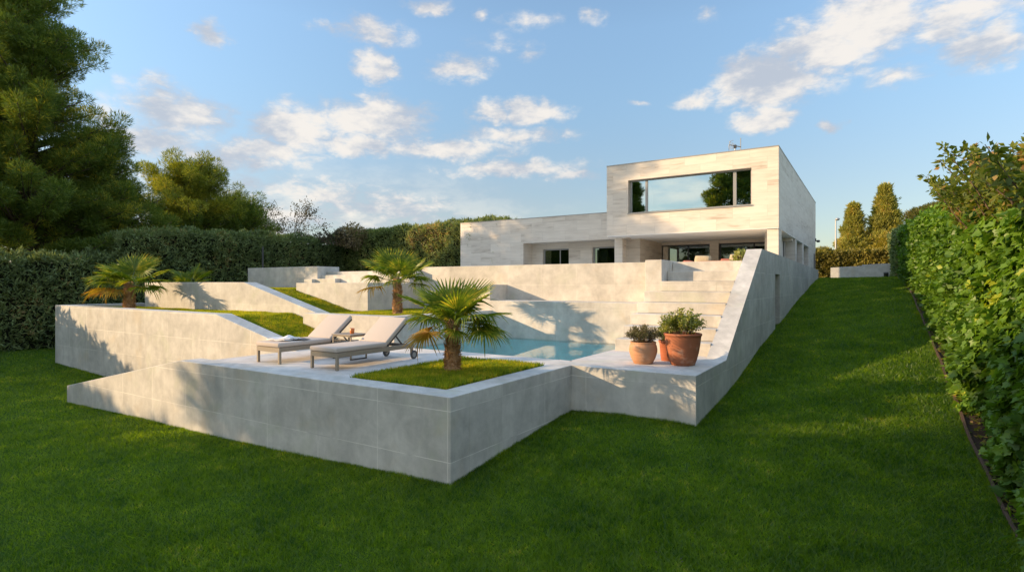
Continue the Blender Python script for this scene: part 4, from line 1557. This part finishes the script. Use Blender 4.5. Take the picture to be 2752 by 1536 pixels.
def crown_clumps(base, z0, z1, rfun, n, cr, seed, lump=.25):
    """clumps spread over a crown whose radius at height t (0..1) is rfun(t)"""
    r = random.Random(seed)
    out = []
    for k in range(n):
        t = r.random() ** .85
        R = rfun(t)
        a = k * 2.39996 + r.random() * .8
        q = math.sqrt(r.random()) if r.random() < .35 else .72 + .28 * r.random()
        q *= 1 + lump * (r.random() - .5)
        out.append((base[0] + math.cos(a) * R * q, base[1] + math.sin(a) * R * q, z0 + (z1 - z0) * t, cr * (.75 + .5 * r.random())))
    return out


def branch_clumps(base, z0, z1, rfun, nb, seed, cr=.52, slope=.22, az_gap=None):
    """clumps strung along boughs, so that the crown is layered and its outline ragged"""
    r = random.Random(seed)
    out = []
    for k in range(nb):
        t = (k + r.random()) / nb
        a = k * 2.39996 + r.random() * .9
        R = rfun(t) * (.62 + .48 * r.random())
        sl = slope + .5 * t * t + (r.random() - .5) * .3
        m = max(3, int(R / .42))
        for j in range(m):
            q = .28 + .72 * (j + .6 * r.random()) / m
            d = R * q
            side = (r.random() - .5) * .9 * q
            zz = z0 + (z1 - z0) * t + sl * d * (.4 + .6 * q) + (r.random() - .5) * .3
            out.append((base[0] + math.cos(a) * d - math.sin(a) * side, base[1] + math.sin(a) * d + math.cos(a) * side, zz, cr * (1.15 - .5 * q) * (.75 + .5 * r.random())))
    return out


# the tall pines at the left
b1 = (-30.6, 9.1, .0)
cl = branch_clumps(b1, 2.6, 13.4, lambda t: 4.2 * (1 - .58 * t ** 2.0), 104, 61, .56)
tree('pine_tree', b1, cl, M['pine'], .19, .023, 1000, 'tallest dark pine towering over the hedge at the left edge', 61, .38, up=.55)
b2 = (-31.2, 12.2, .3)
cl = branch_clumps(b2, 2.4, 8.2, lambda t: 3.1 * (1 - .70 * t ** 1.8), 60, 62, .52)
tree('pine_tree', b2, cl, M['pine'], .19, .023, 920, 'dark lower pine leaning out beside the tallest one', 62, .25, up=.5)
b3 = (-33.0, 17.4, .6)
cl = [(*c, 1 if c[0] < -32.8 or c[2] > 5.4 else 0) for c in branch_clumps(b3, 2.8, 7.9, lambda t: 3.5 * (1 - .64 * t ** 2.2), 62, 63, .54, .3)]  # sunward side and top take the needles coloured as sunlit
tree('pine_tree', b3, cl, M['pine'], .19, .024, 920, 'rounded pine with yellow green sunlit top behind the hedge', 63, .22, up=.6, extra_mat=M['pine_sunlit'])
b4 = (-33.2, 20.6, .9)
cl = branch_clumps(b4, 2.8, 6.3, lambda t: 3.0 * (1 - .62 * t ** 1.8), 36, 64, .50, .3)
tree('pine_tree', b4, cl, M['pine'], .19, .024, 820, 'pine sloping down from the rounded one towards the thin leafless tree', 64, .2, up=.6)


def sparse_tree():
    r = np.random.default_rng(65)
    base = Vector((-33.0, 23.0, 1.0))
    root = empty('sparse_tree', base, 0, 'small thin tree with few leaves and bare twigs above the left hedge', 'tree')
    mb = MB()
    tips = []

    def grow(p, d, ln, rad, lev):
        e = p + d * ln
        mb.tube([p, p.lerp(e, .5) + Vector((r.normal() * .05, r.normal() * .05, r.normal() * .04)), e], [rad, rad * .8, rad * .6], 5)
        tips.append((p.lerp(e, .6), lev))
        tips.append((e, lev))
        if lev < 5:
            for _ in range(3 if lev < 4 else 2):
                nd = (d + Vector((r.normal() * .55, r.normal() * .55, r.normal() * .40 + .06))).normalized()
                grow(e, nd, ln * (.62 + .2 * r.random()), rad * .6, lev + 1)
    grow(Vector((0, 0, 0)), Vector((0, 0, 1)), 2.2, .10, 0)
    mb.build('trunk', M['bark_grey'], root)
    P = []
    for p, lev in tips:
        if lev >= 2:
            for _ in range(7):
                P.append(np.array(p) + r.standard_normal(3) * .16)
    P = np.array(P)
    n = len(P)
    v, f = leaf_quads(P, r.standard_normal((n, 3)), r.standard_normal((n, 3)), .12, .075)
    link_mesh('crown', np_mesh('crown', v, f), M['bare'], root)


sparse_tree()

mb = MB()
mb.tube([(-21.5, 14.3, 1.2), (-21.5, 14.3, 3.02)], .035, 8)
tag(mb.build('garden_post', M['darkmetal']), 'thin dark metal post in front of the conifer hedge, above the stepped wall', 'post')

# far end of the lawn
mb = MB()
mb.prism_xz([(-2.11, 1.6), (1.185, 1.6), (1.185, 2.765), (-.36, 2.70), (-.36, 2.63), (-2.11, 2.545)], 42.2, 42.5)
tag(mb.build('garden_wall', M['farwall'], bevel=.01), 'low pale board marked wall with one step in its top, at the far end of the lawn', 'wall')
bn = MB().lathe([(.001, 0), (.105, 0), (.12, .02), (.13, .28), (.135, .29), (.135, .31), (.11, .335), (.06, .35), (.001, .355)], 20)
o = bn.build('waste_bin', M['darkmetal'], smooth=True)
o.location = (.90, 42.0, gz(.9, 42.0))
tag(o, 'small dark round topped bin before the far wall', 'bin')
mb = MB().lathe([(.136, .285), (.142, .285), (.142, .300), (.136, .300), (.136, .285)], 20)
mb.build('rim', M['galv'], o)
flat2 = lambda x, y: 1.6 + 0 * x
hedge('laurel_hedge', -7.0, 3.4, 46.0, 48.0, flat2, lambda x, y: 3.78 + (vnoise(np.stack([x, y, 0 * x], -1).reshape(-1, 3), 1.2, 16, 2).reshape(np.shape(x)) - .5) * .25, ('-y', 'top'), M['olive_hedge'], 420, .18, .11,
      'olive green clipped hedge behind the low wall at the far end', 71, .16, .2)
hedge('corner_hedge', 1.30, 2.9, 34.0, 46.0, flat2, lambda x, y: 4.15 + .06 * (y - 34) + (vnoise(np.stack([x, y, 0 * x], -1).reshape(-1, 3), 1.2, 17, 2).reshape(np.shape(x)) - .5) * .3, ('-x', '-y', 'top'), M['cyp_hedge'], 420, .16, .08,
      'dark hedge closing the corner between the ivy and the far wall', 72, .14, .2)


for i, (b, h, R, n, lb) in enumerate([((-1.05, 54.0, 1.8), 6.35, 1.95, 280, 'shorter cone shaped conifer behind the far hedge, next to the lamp post'), ((1.12, 54.6, 1.8), 7.75, 2.5, 380, 'taller cone shaped conifer behind the far hedge')]):
    cl = [c_ for c_ in crown_clumps(b, b[2] + .3, b[2] + h - .25, lambda t: R * (1 - .97 * t ** .95) * (.86 + .16 * math.sin(t * 31 + i)), n, .48, 73 + i, .30)]
    cl = [(x, y, z, r_ * (1.15 - .5 * (z - b[2]) / h)) for x, y, z, r_ in cl] + [(b[0], b[1], b[2] + h * q, .26) for q in (.80, .86, .92, .97)]
    tree('conifer_tree', b, cl, M['cypress'], .26, .06, 300, lb, 73 + i, .22, up=.7, group='cone shaped conifers', branch=False)
for i, (c, rad, sq, lb) in enumerate([((2.15, 51.6, 4.1), 1.3, 1.25, 'yellow leaved shrub rising in front of the taller conifer'), ((.5, 51.0, 3.5), 1.15, .8, 'low golden bush at the feet of the two conifers')]):
    bush('golden_shrub', c, rad, 9000, .16, .07, M['yellow'], lb, 'shrub', 75 + i, 'golden shrubs', sq)
bush('stone_pine', (5.0, 49.0, 6.0), 2.9, 26000, .22, .04, M['stonepine'], 'broad flat topped pine crown showing over the ivy hedge', 'tree', 78, squash=.42, twigs=20, up=.8, hollow=.75)
bush('far_shrub', (-3.0, 50.5, 3.9), .65, 1200, .14, .06, M['olive_hedge'], 'small loose shrub by the house corner above the far hedge', 'shrub', 79, squash=.7, twigs=10)

lamp = empty('street_lamp', (-2.16, 50.0, 1.8), label='slender grey street lamp beyond the far hedge', cat='street lamp')
MB().tube([(0, 0, 0), (0, 0, 4.62)], [.075, .045], 8).build('pole', M['galv'], lamp)
mb = MB().lathe([(.001, 4.57), (.08, 4.59), (.15, 4.63), (.165, 4.70), (.10, 4.77), (.001, 4.79)], 14, .12, -.05)
mb.build('lamp_head', M['galv'], lamp, smooth=True)

# trees beyond the picture that shade the lawn and show in the window glass
off = [  # x, y, crown bottom, top, radius, clumps
    (-29.0, -4.4, .2, 3.2, 1.3, 20), (-29.2, -6.9, .3, 3.9, 1.1, 18), (-29.5, -9.3, 1.4, 7.7, 1.8, 34), (-30.0, -12.0, 1.0, 10.4, 2.3, 60), (-29.0, -15.4, .8, 13.6, 3.0, 80), (-29.5, -19.8, .8, 14.0, 3.2, 70), (-28.5, -25.0, .8, 13.5, 3.4, 70), (-24.0, -21.0, .8, 9.0, 3.0, 50), (-17, -16.5, .6, 7.0, 2.6, 40)]
for i, (x, y, z0, z1, R, n) in enumerate(off):
    b = (x, y, gz(x, y))
    cl = crown_clumps(b, z0, z1, lambda t: R * (1 - .6 * t ** 1.8), n, .85, 80 + i)
    tree('pine_tree', b, cl, M['pine'], .42, .085, 300, 'pine out of the picture to the left of the lawn', 80 + i, .22, up=.5, group='pines shading the lawn')
for i, (x, y, z0, z1, R, n) in enumerate([(-12.2, -20.5, 1.0, 19.5, 4.3, 170), (-23.6, -20.0, 1.0, 13.2, 2.3, 60)]):
    b = (x, y, gz(x, y))
    cl = crown_clumps(b, z0, z1, lambda t: R * (1 - .8 * t), n, .75, 90 + i)
    tree('conifer_tree', b, cl, M['pine'], .36, .06, 500, 'conifer behind the photographer, mirrored in the wide window', 90 + i, .25, up=.4, group='conifers behind the camera')

# ------------------------------------------------------------------ loungers, table and small things
def lounger(x0, y0, label):
    W_, Lh, Lt = .67, 1.14, 1.84
    root = empty('sun_lounger', (x0, y0, 0), 0, label, 'sun lounger', 'sun loungers')
    t = .045
    mb = MB()
    zf0, zf1 = .205, .288
    mb.box(0, t, .045, Lt, zf0 + .005, zf1)
    mb.box(W_ - t, W_, .045, Lt, zf0 + .005, zf1)
    mb.box(0, W_, 0, .045, zf0, zf1)
    mb.box(t, W_ - t, Lt - .045, Lt - .001, zf0 + .01, zf1 - .01)
    for q in range(7):
        y = .12 + q * .15
        mb.box(t, W_ - t, y, y + .05, zf1 - .03, zf1 - .012)
    mb.build('frame', M['wood_frame'], root, bevel=.004)
    for x in (0, W_ - .045):
        mb = MB().box(x, x + .045, -.001, .044, 0, zf0)
        mb.build('leg', M['wood_frame'], root, bevel=.003)
    for x in (.0, W_ - .035):
        mb = MB().box(x, x + .03, Lt - .075, Lt - .01, .075, zf0 + .01)
        mb.build('wheel_bracket', M['wood_frame'], root, bevel=.004)
        xo = x - .045 if x < .1 else x + .045
        wv, wf_ = [], []
        mb = MB()
        prof = [(.052, -.016), (.078, -.018), (.083, -.009), (.083, .009), (.078, .018), (.052, .016)]
        hub = [(.001, -.012), (.016, -.014), (.02, -.009), (.053, -.009), (.053, .009), (.02, .009), (.016, .014), (.001, .012)]
        for nm, pr, mt in (('wheel', prof + [prof[0]], M['rubber']), ('hub', hub, M['wheel'])):
            m2 = MB().lathe(pr, 26)
            m2.v = [(xo + .015 + v[2], Lt - .03 + v[0], .083 + v[1]) for v in m2.v]
            o = m2.build(nm, mt, root if nm == 'wheel' else wheel, smooth=False)
            if nm == 'wheel':
                wheel = o
    # cushions
    mb = MB().box(-.005, W_ + .005, -.02, Lh, zf1 + .004, zf1 + .085)
    o = mb.build('seat_cushion', M['fabric'], root, bevel=.026, seg=4)
    for p in o.data.polygons:
        p.use_smooth = True
    # back rest
    ang = math.radians(38.5)
    bl, by, bz = .68, Lh + .02, zf1 + .012
    R_ = Matrix.Translation((0, by, bz)) @ Matrix.Rotation(ang, 4, 'X')
    mb = MB().box(-.005, W_ + .005, 0, bl, .02, .10)
    o = mb.build('back_cushion', M['fabric'], root, bevel=.026, seg=4)
    o.matrix_local = R_
    for p in o.data.polygons:
        p.use_smooth = True
    mb = MB()
    mb.box(.02, .055, -.01, bl - .02, -.018, .018)
    mb.box(W_ - .055, W_ - .02, -.01, bl - .02, -.018, .018)
    for q in range(5):
        mb.box(.055, W_ - .055, .03 + q * .14, .08 + q * .14, -.012, .012)
    o = mb.build('back_frame', M['darkmetal'], root)
    o.matrix_local = R_
    mb = MB()
    for x in (.07, W_ - .07):
        p = R_ @ Vector((x, .30, -.02))
        mb.bar(p, (x, Lh + .46, zf1 - .01), .022, .022)
    mb.bar((.07, Lh + .46, zf1 - .012), (W_ - .07, Lh + .46, zf1 - .012), .022, .022)
    mb.build('support_strut', M['darkmetal'], root)
    return root


lounger(-8.01, 6.215, 'nearer sun lounger, with an empty cushion, beside the front palm')
lounger(-9.485, 6.185, 'farther sun lounger with a towel and a dark book lying on it')

tb = empty('side_table', (-8.40, 7.42, 0), label='small metal side table between the two loungers', cat='side table')
mb = MB().box(-.27, .27, -.22, .22, .455, .475)
mb.build('table_top', M['wood_frame'], tb, bevel=.004)
mb = MB()
for sx in (-.24, .24):
    mb.box(sx - .012, sx + .012, -.19, .19, .43, .454)
for sy in (-.19, .19):
    mb.box(-.228, .228, sy - .012, sy + .012, .43, .454)
mb.build('apron', M['wood_frame'], tb)
for sx in (-.24, .24):
    for sy in (-.19, .19):
        MB().box(sx - .012, sx + .012, sy - .012, sy + .012, .02, .43).build('leg', M['wood_frame'], tb)
    MB().box(sx - .012, sx + .012, -.202, .202, 0, .02).build('runner', M['darkmetal'], tb)
mb = MB().lathe([(.001, 0), (.036, 0), (.040, .01), (.047, .10), (.044, .102), (.041, .098), (.036, .02), (.001, .018)], 28)
o = mb.build('orange_cup', M['orange'], smooth=True)
o.location = (-8.36, 7.44, .476)
tag(o, 'orange cup standing on the side table', 'cup')

# folded towel and open dark book on the farther lounger
zt0 = .375


def sheet(name, mat, ox, oy, rz, sx, sy, hf, th, parent=None, n=18):
    gx, gy = np.linspace(-.5, .5, n), np.linspace(-.5, .5, n)
    X, Y = np.meshgrid(gx, gy, indexing='ij')
    Z = hf(X, Y)
    top = np.stack([X * sx, Y * sy, Z + th], -1).reshape(-1, 3)
    bot = np.stack([X * sx, Y * sy, Z], -1).reshape(-1, 3)
    i, j = np.meshgrid(np.arange(n - 1), np.arange(n - 1), indexing='ij')
    a = (i * n + j).ravel()
    f1 = np.stack([a, a + n, a + n + 1, a + 1], -1)
    f2 = np.stack([a + 1, a + n + 1, a + n, a], -1) + n * n
    e = []
    for k in range(n - 1):
        for p, q in ((k * n, (k + 1) * n), ((k + 1) * n + n - 1, k * n + n - 1), (k + 1, k), ((n - 1) * n + k, (n - 1) * n + k + 1)):
            e.append((p, q, q + n * n, p + n * n))
    o = link_mesh(name, np_mesh(name, np.concatenate([top, bot]), np.concatenate([f1, f2, np.array(e)]), True), mat, parent)
    o.location = (ox, oy, zt0 if parent is None else 0)
    o.rotation_euler = (0, 0, rz)
    return o


tw = sheet('towel', M['towel'], -9.24, 6.56, .15, .46, .34, lambda x, y: .012 + .055 * np.exp(-((x - .28) / .2) ** 2 - ((y - .1) / .3) ** 2) + .008 * np.sin(9 * x + 4 * y), .030)
tag(tw, 'white towel folded on the farther lounger', 'towel')
bk = sheet('open_book', M['book'], -9.02, 6.74, .45, .34, .24, lambda x, y: .004 + .045 * np.abs(np.sin(x * 3.14 + .3)) ** .7 * np.exp(-((x + .1) / .32) ** 2), .006)
tag(bk, 'dark covered book lying open beside the towel', 'book')
sheet('pages', M['paper'], -.07, 0, 0, .15, .21, lambda x, y: .012 + .048 * np.abs(np.sin(x * 3.14 + .3)) ** .7 * np.exp(-((x + .1) / .32) ** 2), .014, bk)


# potted plants on the deck
def pot_plant(loc, prof, mat, label, leaves, seed):
    root = empty('potted_plant', loc, 0, label, 'potted plant', 'terracotta pots by the steps')
    MB().lathe(prof, 44).build('pot', mat, root, smooth=True)
    rim = max(z for r_, z in prof)
    ri = min(r_ for r_, z in prof if abs(z - rim) < .03)
    MB().lathe([(.001, rim - .035), (ri * 1.0, rim - .04)], 30).build('soil', M['soil'], root)
    leaves(root, rim, ri, seed)
    return root


def leafy(stems, spread, height, L, W, mat, per, lift=.5, rise=.35):
    def fn(root, z0, ri, seed):
        r = np.random.default_rng(seed)
        mb = MB()
        P, A = [], []
        for k in range(stems):
            a = r.random() * 6.283
            q = math.sqrt(r.random())
            b = Vector((math.cos(a) * ri * .55 * q, math.sin(a) * ri * .55 * q, z0 - .04))
            e = Vector((math.cos(a) * spread * q, math.sin(a) * spread * q, z0 + height * (1 - .55 * q * q) * (.62 + .5 * r.random())))
            mid_ = b.lerp(e, .5) + Vector((0, 0, .04))
            mb.tube([b, mid_, e], [.006, .004, .002], 4)
            for j in range(per):
                t = .25 + .75 * r.random() ** .8
                p = b.lerp(mid_, t * 2) if t < .5 else mid_.lerp(e, t * 2 - 1)
                d = r.standard_normal(3)
                P.append(np.array(p) + d * .016)
                A.append(np.array((e - b).normalized()) * rise + d / np.linalg.norm(d) * .9)
        mb.build('stems', M['twig'], root)
        P, A = np.array(P), np.array(A)
        n = len(P)
        sz = .6 + .7 * r.random(n)
        v, f = leaf_quads(P, A, np.array([0, 0, lift]) + r.standard_normal((n, 3)) * .5, L * sz, W * sz, .08)
        link_mesh('foliage', np_mesh('foliage', v, f), mat, root)
    return fn


big = [(.001, .0), (.195, 0), (.206, .010), (.240, .10), (.272, .22), (.296, .36), (.310, .48), (.316, .515), (.326, .520), (.329, .540), (.325, .556), (.312, .560), (.296, .550), (.285, .44), (.25, .2)]
pot_plant((-2.775, 9.99, -.003), big, M['terra'], 'largest terracotta pot, tall and tapered, with a bushy green shrub', leafy(70, .40, .42, .042, .028, M['pot_leaf'], 52), 91)
bowl = [(.001, 0), (.155, 0), (.17, .012), (.215, .10), (.246, .20), (.250, .255), (.238, .32), (.222, .355), (.226, .365), (.232, .378), (.226, .390), (.212, .388), (.205, .36), (.21, .25)]
pot_plant((-3.43, 9.80, -.003), bowl, M['terra_pale'], 'round bellied pale terracotta pot with dark heather like twigs', leafy(54, .36, .27, .030, .013, M['pot_leaf_dark'], 80, .3, .9), 92)
sm = [(.001, 0), (.125, 0), (.13, .01), (.145, .15), (.160, .33), (.175, .345), (.178, .36), (.175, .378), (.160, .380), (.152, .36), (.14, .2)]
pot_plant((-3.165, 10.42, -.003), sm, M['terra_red'], 'smallest red terracotta pot, half hidden behind the other two', leafy(34, .24, .30, .038, .024, M['pot_leaf'], 55), 93)


# sofas on the house terrace
def sofa(x0, x1, y0, label):
    zs = 1.62
    root = empty('outdoor_sofa', ((x0 + x1) / 2, y0, zs), label=label, cat='sofa', group='outdoor sofas')
    hw = (x1 - x0) / 2
    mb = MB().box(-hw, hw, 0, .7, .08, .36)
    mb.build('seat', M['sofa'], root, bevel=.03, seg=2)
    mb = MB().box(-hw, hw, -.09, -.002, .08, .515)
    mb.build('backrest', M['sofa'], root, bevel=.03, seg=2)
    for sx in (-1, 1):
        MB().box(sx * hw - .06, sx * hw + .06, .004, .7, .365, .50).build('arm', M['sofa'], root, bevel=.02)
        MB().box(sx * (hw - .1) - .03, sx * (hw - .1) + .03, .3, .36, 0, .08).build('leg', M['darkmetal'], root)
    return root


def pillow(x, y, z, sx, sz, tilt, mat, label):
    mb = MB()
    n = 12
    vs, fs = [], []
    for s_ in (1, -1):
        for i in range(n + 1):
            for j in range(n + 1):
                u, w = i / n * 2 - 1, j / n * 2 - 1
                th = .085 * ((1 - u ** 4) * (1 - w ** 4)) ** .5
                vs.append((u * sx * (1 - .07 * w * w), s_ * th, w * sz * (1 - .10 * u * u)))
    m_ = (n + 1) ** 2
    for k in range(2):
        for i in range(n):
            for j in range(n):
                a = k * m_ + i * (n + 1) + j
                q = (a, a + n + 1, a + n + 2, a + 1)
                fs.append(q if k else q[::-1])
    o = MB().add(vs, fs).build('cushion', mat, smooth=True)
    o.location = (x, y, z)
    o.rotation_euler = (tilt, .06, 0)
    tag(o, label, 'cushion', 'sofa cushions')
    return o


sofa(-4.35, -3.05, 17.45, 'long woven outdoor sofa seen over the top step')
sofa(-4.95, -4.55, 17.75, 'short reddish woven seat left of the long sofa')
pillow(-4.27, 17.56, 2.155, .25, .15, -.2, M['cush_beige'], 'plump beige patterned cushion at the left end of the long sofa')
pillow(-3.30, 17.56, 2.17, .20, .15, -.2, M['cush_beige'], 'rounded beige patterned cushion at the right end of the long sofa')
pillow(-3.60, 17.60, 2.08, .17, .12, -.3, M['cush_red'], 'red striped cushion near the right end of the long sofa')
pillow(-4.80, 17.86, 2.07, .16, .11, -.2, M['cush_red'], 'red striped cushion on the short seat')
bush('terrace_shrub', (-3.0, 16.6, 2.08), .21, 600, .075, .045, M['pot_leaf'], 'leafy yellow green plant on the terrace beside the ramped wall', 'plant', 95, squash=1.35, twigs=8)
